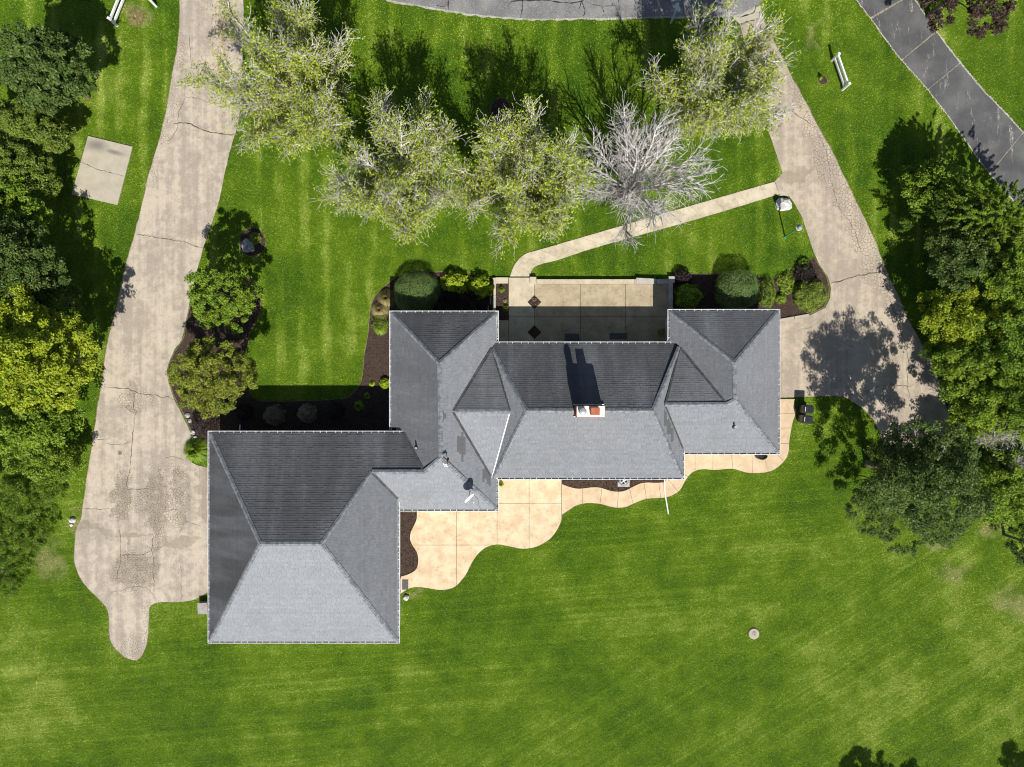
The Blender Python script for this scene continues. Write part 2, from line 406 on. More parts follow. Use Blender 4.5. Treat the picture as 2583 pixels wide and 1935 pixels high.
concrete('grey_concrete', (0.281, 0.265, 0.234), (0.374, 0.359, 0.328), (0.156, 0.148, 0.133))
M['joint'] = mat_var('joint_soil', (0.03, 0.025, 0.02), (0.08, 0.065, 0.05), 8, 0.95, 0.1)
M['crack'] = mat_var('crack_moss', (0.035, 0.035, 0.02), (0.07, 0.075, 0.03), 5, 0.95, 0.1)
M['tar'] = mat_var('tar', (0.012, 0.012, 0.013), (0.03, 0.03, 0.03), 5, 0.6, 0.4)
M['white_paint'] = mat_var('white_paint', (0.60, 0.60, 0.59), (0.72, 0.72, 0.71), 3, 0.45, 0.4)
M['gutter_white'] = mat_var('gutter_white', (0.52, 0.53, 0.55), (0.72, 0.72, 0.72), 2.5, 0.4, 0.4)
M['gutter_dirt'] = mat_var('gutter_grime', (0.10, 0.105, 0.11), (0.26, 0.27, 0.28), 3, 0.8, 0.2)
M['siding'] = mat_var('siding', (0.50, 0.46, 0.40), (0.58, 0.54, 0.48), 2, 0.7, 0.3)
M['brick'] = mat_var('red_brick', (0.26, 0.075, 0.05), (0.40, 0.14, 0.10), 9, 0.9, 0.2, 0.5, 30)
M['crown'] = mat_var('chimney_mortar', (0.62, 0.57, 0.48), (0.78, 0.74, 0.66), 5, 0.85, 0.2)
M['terracotta'] = mat_var('terracotta', (0.30, 0.085, 0.045), (0.40, 0.13, 0.07), 4, 0.8, 0.2)
M['steel'] = mat_var('galvanised_steel', (0.45, 0.46, 0.47), (0.62, 0.63, 0.64), 5, 0.35, 0.5, metal=0.7)
M['dark_metal'] = mat_var('dark_metal', (0.02, 0.021, 0.023), (0.045, 0.046, 0.05), 5, 0.5, 0.4)
M['bin'] = mat_var('bin_plastic', (0.014, 0.015, 0.018), (0.026, 0.027, 0.031), 5, 0.35, 0.5)
M['bin_print'] = mat_var('bin_print', (0.72, 0.72, 0.73), (0.8, 0.8, 0.8), 5, 0.5, 0.4)
M['green_paint'] = mat_var('green_paint', (0.03, 0.17, 0.06), (0.05, 0.25, 0.09), 5, 0.45, 0.4)
M['lamp_grey'] = mat_var('lamp_grey', (0.17, 0.19, 0.22), (0.25, 0.27, 0.31), 5, 0.4, 0.5)
M['rock_pale'] = mat_var('rock_pale', (0.28, 0.275, 0.27), (0.66, 0.64, 0.61), 4, 0.9, 0.2, 0.8, 14)
M['rock_grey'] = mat_var('rock_grey', (0.15, 0.155, 0.165), (0.42, 0.425, 0.44), 5, 0.9, 0.2, 0.8, 14)
M['glass'] = mat_var('window_glass', (0.03, 0.035, 0.045), (0.05, 0.06, 0.07), 1, 0.08, 0.5)
M['mat_grey'] = mat_var('door_mat', (0.07, 0.07, 0.075), (0.11, 0.11, 0.115), 20, 0.95, 0.1)
M['taupe'] = mat_var('taupe_stone', (0.22, 0.20, 0.19), (0.33, 0.31, 0.29), 8, 0.8, 0.3)
M['pale_blue'] = mat_var('pale_blue_paint', (0.40, 0.52, 0.60), (0.62, 0.68, 0.72), 6, 0.6, 0.3)
M['valley_dark'] = mat_var('valley_metal', (0.030, 0.031, 0.033), (0.065, 0.066, 0.07), 4, 0.7, 0.3)
M['deck'] = mat_var('roof_deck', (0.05, 0.05, 0.052), (0.08, 0.08, 0.082), 4, 0.9, 0.2)

# shingles: tone per tab, grit, dark algal runs and painted north/west slope shade in one per-slope attribute
m, nt, b = newmat('asphalt_shingle')
tone = nd(nt, 'ShaderNodeAttribute', attribute_name='tone').outputs['Fac']
alg_shade = nd(nt, 'ShaderNodeAttribute', attribute_name='algae_shade').outputs['Fac']
old = nd(nt, 'ShaderNodeAttribute', attribute_name='patch').outputs['Fac']
uvn = nd(nt, 'ShaderNodeUVMap', uv_map='slope').outputs[0]
p = pos(nt)
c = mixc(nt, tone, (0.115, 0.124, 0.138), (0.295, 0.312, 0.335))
grit = noise(nt, p, 60, 3, 0.8)
c = mixc(nt, 0.22, c, mixc(nt, sstep(nt, grit, 0.35, 0.65), (0.05, 0.05, 0.055), (0.34, 0.34, 0.35)))
wash = noise(nt, p, 0.5, 4)
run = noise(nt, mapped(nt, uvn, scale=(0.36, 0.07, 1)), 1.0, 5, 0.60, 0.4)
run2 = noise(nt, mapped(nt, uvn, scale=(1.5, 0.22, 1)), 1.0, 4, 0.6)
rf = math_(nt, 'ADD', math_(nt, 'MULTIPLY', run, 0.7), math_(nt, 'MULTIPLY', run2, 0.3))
c = mixc(nt, math_(nt, 'MULTIPLY', math_(nt, 'MULTIPLY', sstep(nt, rf, 0.14, 0.62), alg_shade), 0.85), c, (0.030, 0.029, 0.030))
c = mixc(nt, math_(nt, 'MULTIPLY', sstep(nt, wash, 0.45, 0.75), 0.14), c, (0.12, 0.12, 0.125))
c = mixc(nt, math_(nt, 'MULTIPLY', old, 0.75), c, (0.085, 0.085, 0.085))
nt.links.new(c, b.inputs['Base Color']); b.inputs['Roughness'].default_value = 0.95; b.inputs['Specular IOR Level'].default_value = 0.15
b.inputs['Diffuse Roughness'].default_value = 0.2
bump(nt, b, grit, 0.5, 0.01); M['shingle'] = m
M['cap'] = mat_var('ridge_cap_shingle', (0.11, 0.118, 0.128), (0.22, 0.232, 0.246), 5, 0.95, 0.15, 0.5, 60)

KEEP_OUT = []      # ground polygons where no lawn grass grows (world XY)
SHADOW_ONLY = []

# ------------------------------------------------------------------ ground
def plane_obj(name, x0, x1, y0, y1, z, m, kind='structure'):
    me = py_mesh(name, [(x0, y0, z), (x1, y0, z), (x1, y1, z), (x0, y1, z)], [(0, 1, 2, 3)])
    return tag(link(name, me, m), kind=kind)
plane_obj('lawn', -130, 130, -130, 130, 0.0, M['lawn'])

def ground_slab(name, px, z1, m, kind='structure', z0=-0.08, keep=True, parent=None, grow=None):
    xy = XY(px, z1)
    if keep: KEEP_OUT.append(xy)
    o = link(name, slab_mesh(name, xy, z0, z1), m, parent)
    if kind and parent is None: o['kind'] = kind
    return o
def rust_edge(px_line, w, parent, name='soil_edge', m='soil_rust', z=0.012):
    a = XY(px_line, z); d = np.gradient(a, axis=0); n = np.stack([-d[:, 1], d[:, 0]], 1); n /= np.linalg.norm(n, axis=1)[:, None] + 1e-9
    ww = w*(0.4 + 1.0*rng.random(len(a)))[:, None]
    vs = np.concatenate([a + n*ww, a - n*ww]); k = len(a)
    vs3 = np.concatenate([vs, np.full((2*k, 1), z)], 1)
    fs = [[i, i+1, k+i+1, k+i] for i in range(k-1)]
    return link(name, py_mesh(name, vs3, fs), M[m], parent)
def crack(pts, w, z, parent, m='crack', name='crack', rough=3.0):
    pts = catmull(pts, 5.0); n = len(pts)
    j = np.cumsum(rng.normal(0, rough*0.35, pts.shape), 0); t = np.linspace(0, 1, n)[:, None]
    j = j - (j[0]*(1-t) + j[-1]*t) + rng.normal(0, rough*0.16, pts.shape)
    a = XY(pts + j, z); d = np.gradient(a, axis=0); nn = np.stack([-d[:, 1], d[:, 0]], 1); nn /= np.linalg.norm(nn, axis=1)[:, None] + 1e-9
    ww = (w*(0.35 + rng.random(n)))[:, None]*np.minimum(1, 6*np.minimum(t, 1-t) + 0.3)
    vs = np.concatenate([np.concatenate([a + nn*ww, a - nn*ww]), np.full((2*n, 1), z)], 1)
    return link(name, py_mesh(name, vs, [[i, i+1, n+i+1, n+i] for i in range(n-1)]), M[m], parent)

# left driveway
DL_left = [(455, -150), (453, 0), (453, 57), (446, 127), (433, 196), (424, 253), (408, 332), (386, 405), (365, 487), (342, 584), (316, 676), (297, 758), (278, 838), (269, 882), (259, 948), (250, 1010), (234, 1109), (221, 1194), (209, 1276), (205, 1308), (193, 1338), (188, 1403), (196, 1445), (218, 1480), (258, 1519), (275, 1547), (276, 1600), (286, 1630), (313, 1656), (344, 1666), (362, 1646), (372, 1611), (375, 1545), (391, 1522), (467, 1518), (500, 1508), (524, 1494)]
DL_right = [(545, 1494), (545, 1182), (522, 1180), (478, 1160), (481, 1099), (462, 1052), (437, 1001), (421, 936), (440, 882), (459, 857), (471, 796), (484, 733), (497, 682), (509, 638), (519, 607), (535, 556), (551, 512), (579, 380), (592, 342), (604, 291), (612, 150), (614, 0), (616, -150)]
dl_l = catmull(DL_left, 9, jitter=0.8)
dl = np.concatenate([dl_l, catmull(DL_right, 9, jitter=0.6)])
drive_l = ground_slab('driveway', dl, 0.03, M['drive_left'])
tag(drive_l, 'pale cracked driveway running along the garage side')
rust_edge(dl_l[20:-18], 0.045, drive_l)
ZD = 0.034
for pts, w in [([(437, 312), (470, 312), (510, 328), (560, 337), (592, 340)], 0.05), ([(342, 590), (400, 602), (450, 608), (512, 627)], 0.035),
               ([(262, 974), (320, 985), (370, 1003), (440, 1008)], 0.035), ([(467, 242), (500, 245), (530, 257), (565, 262)], 0.02),
               ([(236, 1106), (275, 1107)], 0.02), ([(270, 1118), (310, 1118), (330, 1115)], 0.02), ([(335, 985), (337, 1060), (325, 1130), (318, 1230)], 0.03),
               ([(212, 1281), (250, 1287), (290, 1284)], 0.025), ([(318, 1238), (345, 1232), (376, 1232)], 0.025), ([(410, 1290), (450, 1285)], 0.02),
               ([(466, 1315), (508, 1330)], 0.02), ([(302, 1400), (355, 1400), (380, 1390)], 0.03), ([(300, 1330), (305, 1400), (290, 1470)], 0.02),
               ([(384, 1345), (386, 1430), (385, 1480), (392, 1515)], 0.025), ([(455, 1400), (456, 1470), (460, 1515)], 0.02), ([(410, 1160), (430, 1150), (466, 1160)], 0.015),
               ([(466, 243), (468, 210), (478, 185)], 0.015), ([(466, 245), (460, 265), (450, 290), (449, 310)], 0.025), ([(448, 314), (440, 335), (424, 356)], 0.02), ([(480, 90), (484, 130), (478, 155)], 0.025),
               ([(275, 1500), (330, 1480), (370, 1482), (392, 1512)], 0.015)]:
    crack(pts, w*0.62, ZD, drive_l)
# right driveway
DR = [(1866, 62), (1884, 130), (1905, 220), (1925, 295), (1943, 343), (1959, 391), (1974, 436), (1955, 457), (1967, 493), (1991, 495), (2003, 511), (2023, 547), (2051, 631), (2066, 666), (2089, 699), (2096, 726), (2094, 752), (2082, 776), (2042, 796), (1968, 808), (1950, 812), (1950, 1003), (2032, 1001), (2082, 999), (2125, 1000), (2149, 1011), (2182, 1035), (2202, 1058), (2218, 1088), (2226, 1120), (2246, 1152), (2330, 1166), (2400, 1136)]
DR2 = [(2400, 1136), (2396, 1080), (2394, 1051), (2381, 1005), (2358, 935), (2328, 875), (2298, 819), (2265, 746), (2238, 690), (2219, 639), (2195, 579), (2151, 491), (2099, 383), (2055, 303), (2019, 235), (1983, 168), (1959, 120), (1935, 76), (1922, 44)]
dr2 = catmull(DR2, 9, jitter=0.9)
dr = np.concatenate([np.array(DR, float), dr2])
drive_r = ground_slab('driveway', dr, 0.03, M['drive_right'])
tag(drive_r, 'tan turnaround driveway beside the wooded edge')
rust_edge(dr2, 0.05, drive_r)
for pts, w in [([(1920, 303), (1950, 290), (1985, 280), (2010, 290), (2030, 300), (2060, 320)], 0.035), ([(2097, 715), (2140, 706), (2180, 697), (2235, 683)], 0.055),
               ([(2240, 740), (2262, 820), (2282, 880), (2290, 930), (2285, 950), (2300, 1000), (2320, 1040), (2352, 1085)], 0.025),
               ([(2134, 1001), (2180, 985), (2230, 970), (2265, 972), (2305, 973)], 0.025), ([(2060, 320), (2075, 360), (2090, 400), (2095, 450), (2120, 520), (2150, 570), (2180, 640)], 0.02),
               ([(2010, 833), (2050, 822), (2080, 790)], 0.012), ([(2300, 1000), (2340, 1010), (2360, 1060)], 0.012), ([(1870, 58), (1900, 52), (1921, 45)], 0.03)]:
    crack(pts, w*0.62, ZD, drive_r)
_p = [(302.6 + 5.2*math.cos(a_), 1142.5 + 5.6*math.sin(a_)) for a_ in np.linspace(0, 6.28, 14, endpoint=False)]
link('round_patch', slab_mesh('round_patch', XY(_p, 0.034), 0.0, 0.035), mat_var('patch_stain', (0.13, 0.115, 0.06), (0.19, 0.165, 0.10), 8), drive_l)
# cul-de-sac road with a pale gravelly verge and tar-sealed cracks
RE = [(935, -30), (981, -1), (1038, 9), (1126, 25), (1200, 36), (1321, 46), (1448, 46), (1638, 42), (1750, 40), (1840, 38), (1868, 34), (1890, 24), (1915, 10), (1930, -8), (1955, -60)]
re_ = catmull(RE, 9, jitter=0.7)
road = ground_slab('road', np.concatenate([re_, [(2000, -420), (900, -420)]]), 0.022, M['road'])
rust_edge(re_[4:-9] + np.array([0, 1]), 0.11, road, 'verge', 'grey_concrete')
for pts, w in [([(1284, 18), (1292, 5), (1340, 4), (1378, 2), (1420, 6), (1468, 1), (1475, -20)], 0.045), ([(1316, -20), (1317, 20), (1312, 45)], 0.035), ([(1468, 0), (1460, 24)], 0.03),
               ([(1468, 4), (1475, 30), (1470, 42)], 0.025), ([(1480, 4), (1500, 12), (1555, 14)], 0.02), ([(1517, 14), (1524, 33)], 0.02), ([(1131, -15), (1131, 24)], 0.04), ([(1100, 14), (1118, 16), (1131, 10)], 0.03)]:
    crack(pts, w, 0.027, road, 'tar', 'crack', 1.5)
apron = ground_slab('drive_apron', np.array([(1846, 40), (1870, 37), (1892, 27), (1917, 13), (1922, 42), (1866, 60)]), 0.034, M['pad_concrete'], parent=drive_r)
crack([(1866, 44), (1890, 36), (1904, 30), (1906, 12)], 0.04, 0.039, drive_r, 'tar', 'crack', 1.2)

# neighbour's dark driveway: patches between open joints
NL = [(2120, -60), (2163, 0), (2199, 48), (2267, 140), (2343, 227), (2395, 295), (2458, 383), (2498, 437), (2550, 497), (2600, 555), (2680, 650)]
NR = [(2265, -60), (2307, 0), (2339, 48), (2379, 104), (2422, 160), (2478, 227), (2522, 272), (2578, 333), (2660, 420), (2760, 540)]
nl = catmull(NL, 1.6, jitter=0.5); nr = catmull(NR, 1.6, jitter=0.5)
nbase = ground_slab('driveway', np.concatenate([nl, nr[::-1]]), 0.012, mat_var('joint_gravel', (0.15, 0.125, 0.09), (0.30, 0.265, 0.21), 9, 0.95, 0.1))
tag(nbase, 'dark grey asphalt driveway crossing the top right corner')
rust_edge(nl, 0.09, nbase, 'verge', 'grey_concrete', 0.016); rust_edge(nr, 0.10, nbase, 'verge', 'grey_concrete', 0.016)
NJ = [((2120, -60), (2265, -60)), ((2195, 44), (2259, 0)), ((2279, 148), (2363, 80)), ((2343, 225), (2422, 160)), ((2498, 437), (2578, 339)), ((2680, 650), (2760, 540))]
NJ[0] = ((2121, -58), (2266, -58)); NJ[1] = ((2197, 45), (2300, -14))
def nearest(pl, q): return int(np.argmin(((pl - np.array(q))**2).sum(1)))
def strip_panels(inner, outer, joints, z0, z1, m, parent, name='panel', gap=1):
    for (a0, b0), (a1, b1) in zip(joints[:-1], joints[1:]):
        i0, i1 = nearest(inner, a0), nearest(inner, a1); j0, j1 = nearest(outer, b0), nearest(outer, b1)
        pi = inner[min(i0, i1)+gap:max(i0, i1)+1-gap]; po = outer[min(j0, j1)+gap:max(j0, j1)+1-gap]
        if i0 > i1: pi = pi[::-1]
        if j0 > j1: po = po[::-1]
        poly = np.concatenate([pi, po[::-1]])
        link(name, slab_mesh(name, XY(poly, z1), z0, z1), m, parent)
strip_panels(nl, nr, NJ, -0.02, 0.03, M['asphalt'], nbase, 'asphalt_panel', 1)

# concrete pad on the left lawn
padp = [(222, 343), (334, 370), (296, 517), (181, 490)]
pad = ground_slab('concrete_pad', np.array(padp, float), 0.07, M['pad_concrete'])
pad['kind'] = 'structure'
_m = M['pad_concrete'].copy(); _nt = _m.node_tree; _b = _nt.nodes['Principled BSDF']; _src = _b.inputs['Base Color'].links[0].from_socket
_k = sstep(_nt, ellipse_mask(_nt, pos(_nt), [(246, 367, 42, 24, -8), (290, 385, 40, 10, -14)]), 0.0, 1.0)
_nt.links.new(mixc(_nt, math_(_nt, 'MULTIPLY', _k, 0.75), _src, (0.10, 0.10, 0.095)), _b.inputs['Base Color']); pad.data.materials[0] = _m
crack([(205, 409), (240, 425), (280, 437), (314, 446)], 0.016, 0.074, pad, 'crack', 'crack', 2)

# front path of separate slabs
PT = catmull([(1954, 458), (1728, 523), (1518, 584), (1378, 625), (1325, 641), (1299, 666), (1286, 698)], 3)
PB = catmull([(1966, 490), (1751, 555), (1518, 620), (1413, 654), (1360, 668), (1343, 680), (1336, 698)], 3)
KEEP_OUT.append(XY(np.concatenate([PT, PB[::-1]]), 0.03))
path = ground_slab('path', np.concatenate([PT, PB[::-1]]), 0.02, M['joint'], keep=False)
nj = 13; jt = [(PT[int((len(PT)-1)*i/nj)], PB[int((len(PB)-1)*i/nj)]) for i in range(nj+1)]
for (a0, b0), (a1, b1) in zip(jt[:-1], jt[1:]):
    i0, i1 = nearest(PT, a0), nearest(PT, a1); j0, j1 = nearest(PB, b0), nearest(PB, b1)
    poly = np.concatenate([PT[i0:i1+1], PB[j0:j1+1][::-1]]); cen = poly.mean(0)
    d = cen - poly; ln = np.linalg.norm(d, axis=1)[:, None]
    link('slab', slab_mesh('slab', XY(poly + d/ln*0.35, 0.05), 0.0, 0.05), M['path_concrete'], path)

# courtyard
court = ground_slab('courtyard', np.array([(1247, 699), (1352, 699), (1352, 704), (1697, 704), (1697, 880), (1247, 880)], float), 0.10, M['joint'])
court['kind'] = 'structure'
gx = [1248, 1283, 1348, 1464, 1577.6, 1686]; gy = [700, 716.5, 799, 884]
cells = []
for i in range(5):
    for j in range(2):
        y0, y1 = (gy[0] if i < 2 else gy[1], gy[2]) if j == 0 else (gy[2], gy[3])
        cells.append((gx[i], gx[i+1], y0, y1))
for (x0, x1, y0, y1) in cells:
    g = 0.45
    poly = [(x0+g, y0+g), (x1-g, y0+g), (x1-g, y1-g), (x0+g, y1-g)]
    if x0 == 1248:
        if y0 == 700: poly = [(1248, 700), (1282, 700), (1282, 715), (1248, 715)]
        else: poly = [(1252, 808), (1282.5, 808), (1282.5, 884), (1252, 884)]
    # leave out the two diamond planting squares
    def cutdia(poly, cu, cv, r=17.5):
        out = []
        return poly
    if x1 == 1348: 
        if j is not None and y0 < 750: poly = [(1283.5, 700.5), (1347.6, 700.5), (1347.6, 744.5), (1330.5, 762), (1347.6, 779.5), (1347.6, 798.6), (1283.5, 798.6)]
        else: poly = [(1283.5, 799.4), (1347.6, 799.4), (1347.6, 820.5), (1330.5, 838), (1347.6, 855.5), (1347.6, 884), (1283.5, 884)]
    if x0 == 1348:
        if y0 < 750: poly = [(1348.4, 717), (1463.6, 717), (1463.6, 798.6), (1348.4, 798.6), (1348.4, 779.5), (1365.5, 762), (1348.4, 744.5)]
        else: poly = [(1348.4, 799.4), (1463.6, 799.4), (1463.6, 884), (1348.4, 884), (1348.4, 855.5), (1365.5, 838), (1348.4, 820.5)]
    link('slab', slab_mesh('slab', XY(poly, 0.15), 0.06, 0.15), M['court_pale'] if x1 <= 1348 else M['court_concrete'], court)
for (cu, cv) in ((1348, 762), (1348, 838)):
    link('planting_square', slab_mesh('planting_square', XY([(cu, cv-17), (cu+17, cv), (cu, cv+17), (cu-17, cv)], 0.12), 0.09, 0.125), M['mulch'], court)
link('planting_bed', slab_mesh('planting_bed', XY([(1253, 716.5), (1282, 716.5), (1282, 806.5), (1253, 806.5)], 0.12), 0.09, 0.135), M['mulch'], court)

# low garden walls around the courtyard
def wall_piece(mb, u0, u1, v0, v1, z1=0.28, z0=-0.05):
    a, c = P(u0, v0, z1), P(u1, v1, z1)
    mb.box(((a.x+c.x)/2, (a.y+c.y)/2, (z0+z1)/2), (abs(c.x-a.x), abs(a.y-c.y), z1-z0))
gw = thing('garden_wall', 'low tan concrete wall along the front edge of the courtyard', 'wall', P(1500, 710))
mb = MB(); wall_piece(mb, 1353, 1600, 704.5, 715.5); mb.build('wall_body', M['court_pale'], gw)
mb = MB(); wall_piece(mb, 1600.5, 1686, 704.5, 715.5); mb.build('wall_body', M['grey_concrete'], gw)
mb = MB(); wall_piece(mb, 1337, 1352.6, 698.6, 715.8, 0.33); mb.build('end_pier', M['court_pale'], gw)
mb = MB(); wall_piece(mb, 1687, 1702, 697, 713, 0.36); mb.build('end_pier', M['grey_concrete'], gw)
mb = MB(); a = P(1629, 709, 0.30); mb.box((a.x, a.y, 0.315), (1.30, 0.36, 0.06), rz=math.radians(-3)); mb.build('cap_stone', M['grey_concrete'], gw)
mb = MB(); a = P(1664, 710, 0.30); mb.box((a.x+.05, a.y-.02, 0.31), (0.50, 0.34, 0.05), rz=math.radians(2)); mb.build('cap_stone', M['grey_concrete'], gw)
gw2 = thing('garden_wall', 'low concrete wall on the right side of the courtyard', 'wall', P(1691, 750))
mb = MB(); wall_piece(mb, 1687, 1696.5, 713.6, 800, 0.29); mb.build('wall_body', M['grey_concrete'], gw2)
mb = MB(); wall_piece(mb, 1686.3, 1697.2, 714, 760, 0.315, 0.29); mb.build('cap_stone', M['grey_concrete'], gw2)
mb = MB(); wall_piece(mb, 1686.3, 1697.2, 760.6, 800, 0.315, 0.29); mb.build('cap_stone', M['grey_concrete'], gw2)
gw3 = thing('garden_wall', 'narrow concrete edging wall left of the courtyard planting bed', 'wall', P(1247, 740))
mb = MB(); wall_piece(mb, 1243, 1250.5, 701, 745, 0.26); mb.build('wall_body', M['court_pale'], gw3)
mb = MB(); wall_piece(mb, 1243, 1250.5, 745.6, 800, 0.26); mb.build('wall_body', M['grey_concrete'], gw3)

# mulch beds
BEDS = {}
def bed(name, px, label, smooth=True):
    q = catmull(px, 6, closed=True, jitter=0.7) if smooth else np.array(px, float)
    o = ground_slab(name, q, 0.025, M['mulch']); tag(o, kind='structure'); BEDS[label] = XY(q, 0.025)
    o['label'] = label
    rust_edge(np.concatenate([q, q[:1]]), 0.035, o, 'bed_edge', 'soil_rust', 0.014)
    return o
bed('mulch_bed', [(496, 715), (515, 706), (570, 700), (630, 704), (652, 735), (655, 790), (628, 850), (618, 920), (628, 985), (645, 1007), (698, 1013), (780, 1011), (862, 1006), (890, 993), (907, 970), (913, 950), (920, 900), (927, 850), (932, 810), (938, 766), (956, 738), (980, 715), (1013, 694), (1060, 684), (1150, 690), (1236, 699), (1243, 702), (1243, 800), (1100, 830), (1000, 900), (1000, 1110), (760, 1120), (540, 1120), (482, 1120), (486, 1095), (466, 1050), (440, 1000), (425, 936), (443, 884), (462, 857), (474, 796), (487, 733)], 'dark mulch bed wrapping the front of the garage wing')
bed('mulch_bed', [(1698, 691), (1756, 691), (1814, 690), (1880, 698), (1948, 704), (1997, 684), (2054, 650), (2064, 668), (2085, 699), (2091, 726), (2089, 750), (2078, 774), (2040, 793), (1968, 806), (1940, 812), (1800, 812), (1698, 812)], 'dark mulch bed between courtyard and turnaround', False)
bed('mulch_bed', [(637, 575), (658, 583), (669, 604), (665, 628), (650, 642), (628, 645), (610, 634), (605, 612), (612, 588)], 'round mulch ring with boulder on the left lawn')
bed('mulch_bed', [(1012, 1292), (1051.5, 1293), (1051, 1309), (1043, 1328), (1036, 1344), (1034.6, 1360), (1040, 1375), (1051, 1392), (1055, 1409), (1053.7, 1426), (1047, 1439), (1030, 1449), (1014, 1454), (1000, 1456), (1000, 1292)], 'wavy mulch strip between garage wall and patio', False)
bed('mulch_bed', [(1416, 1205), (1417, 1221), (1433, 1227), (1454, 1232), (1470, 1232), (1493, 1229), (1514, 1230), (1541, 1238), (1562, 1240), (1578, 1237), (1598, 1227), (1617, 1219), (1633, 1217), (1656, 1217.5), (1674, 1216), (1684, 1211), (1684, 1195), (1416, 1195)], 'narrow mulch strip around the air conditioner', False)
for nm, u, v, r in (('mulch ring under the bare dead tree', 1577, 487, 30), ('mulch ring under the right-hand front tree', 1750, 296, 26), ('mulch ring under the second front tree', 1040, 470, 26),
                    ('mulch ring beneath the middle front tree', 1326, 478, 26), ('mulch ring beneath the leftmost front tree', 802, 292, 26), ('empty dark mulch ring in the tree shade', 1262, 272, 25), ('brown patch beside the small sapling', 2076, 202, 11)):
    bed('mulch_ring', [(u + r*math.cos(t)*(1+.1*math.sin(3*t)), v + r*math.sin(t)) for t in np.linspace(0, 2*math.pi, 12, endpoint=False)], nm)

# back patio and walks: slabs with sawn joints
PAT = catmull([(1051.5, 1280), (1051, 1309), (1043, 1328), (1036, 1344), (1034.6, 1360), (1040, 1375), (1051, 1392), (1055, 1409), (1053.7, 1426), (1047, 1439), (1030, 1449), (1010, 1455)], 3)
PAT = np.concatenate([PAT, catmull([(1008, 1499), (1025, 1488), (1040, 1482), (1057, 1481), (1076, 1483), (1095, 1486.5), (1115, 1488), (1133, 1485.6), (1149, 1479), (1162, 1466), (1176, 1448), (1186, 1427), (1196, 1410), (1208, 1395), (1223, 1382.5), (1240, 1376), (1260, 1373.5), (1293, 1380), (1316, 1384), (1335, 1383), (1358, 1377), (1385, 1361), (1403, 1340), (1415, 1315), (1416.6, 1299), (1416.6, 1200)], 3), [(1230, 1200), (1230, 1280)]])
patio = ground_slab('patio', PAT, 0.02, M['joint']); patio['kind'] = 'structure'
for (x0, x1, y0, y1) in [(1000, 1151.5, 1270, 1375), (1000, 1151.5, 1375, 1500), (1151.5, 1253.8, 1270, 1375), (1151.5, 1253.8, 1375, 1500), (1253.8, 1334.7, 1195, 1270.5), (1253.8, 1334.7, 1270.5, 1400), (1334.7, 1416.6, 1195, 1269.5), (1334.7, 1416.6, 1269.5, 1400), (1225, 1253.8, 1195, 1270)]:
    g = 0.42; q = clip_rect(PAT, x0+g, x1-g, y0+g, y1-g)
    if q: link('slab', slab_mesh('slab', XY(q, 0.06), 0.0, 0.06), M['patio_concrete'], patio)
WO = catmull([(1417, 1299), (1431, 1290), (1449, 1278), (1470, 1271), (1490, 1269.5), (1516, 1272), (1541, 1279), (1560, 1281), (1580, 1279), (1600, 1270), (1628, 1259.5), (1656, 1257), (1679, 1255), (1700, 1248), (1717, 1234.5), (1729, 1213), (1741, 1197), (1756, 1187.5), (1775, 1184), (1804, 1186), (1845, 1183), (1864, 1187), (1881, 1192), (1901, 1194), (1925, 1193), (1949, 1187), (1968, 1174), (1983, 1157), (1990, 1138), (1991, 1119), (1995, 1090), (2000, 1065), (2008, 1039), (2005, 1024), (2006, 1005)], 2.5)
WI = catmull([(1417, 1221), (1433, 1227), (1454, 1232), (1470, 1232), (1493, 1229), (1514, 1230), (1541, 1238), (1562, 1240), (1578, 1237), (1598, 1227), (1617, 1219), (1633, 1217), (1656, 1217.5), (1674, 1216), (1684, 1208), (1712, 1195), (1716, 1140), (1750, 1130), (1940, 1130), (1948, 1125), (1948, 1005)], 2.5)
walk = ground_slab('patio_walk', np.concatenate([WI, WO[::-1]]), 0.02, M['joint']); walk['kind'] = 'structure'
WJ = [((1417, 1221), (1417, 1299)), ((1470.8, 1232), (1471, 1271)), ((1519, 1232), (1514, 1272)), ((1559, 1240), (1556, 1281)), ((1587, 1233), (1598, 1271)), ((1624, 1218), (1629.6, 1259)), ((1660.7, 1217.4), (1667.5, 1256)), ((1684, 1208), (1710, 1241)),
      ((1716, 1190), (1737, 1202)), ((1753, 1130), (1753, 1188)), ((1799, 1130), (1799, 1186)), ((1845, 1130), (1848, 1183.5)), ((1896, 1130), (1898, 1194)), ((1920, 1130), (1939.5, 1190)), ((1941, 1130), (1978, 1163)), ((1948, 1119), (1991, 1119)), ((1948, 1080), (1996, 1080.5)), ((1948, 1044), (2007, 1044)), ((1948, 1006), (2006, 1006))]
for (a0, b0), (a1, b1) in zip(WJ[:-1], WJ[1:]):
    i0, i1 = nearest(WI, a0), nearest(WI, a1); j0, j1 = nearest(WO, b0), nearest(WO, b1)
    poly = np.concatenate([WI[i0:i1+1], WO[j0:j1+1][::-1]])
    cen = poly.mean(0); d = cen - poly; ln = np.linalg.norm(d, axis=1)[:, None]+1e-6
    link('slab', slab_mesh('slab', XY(poly + d/ln*0.55, 0.06), 0.0, 0.06), M['walk_concrete'], walk)
# thin kerb between turnaround and bed
eg = thing('kerb_edging', 'thin concrete kerb between shrub bed and turnaround', 'kerb', P(2004, 800))
for (u0, v0, u1, v1) in ((1966, 807.5, 2003, 801), (2004, 800.8, 2041, 794)):
    a, c = P(u0, v0, 0.1), P(u1, v1, 0.1); d = c-a
    mb = MB(); mb.box(((a.x+c.x)/2, (a.y+c.y)/2, 0.05), (d.length-0.02, 0.14, 0.14), rz=math.atan2(d.y, d.x)); mb.build('kerb_stone', M['pad_concrete'], eg)

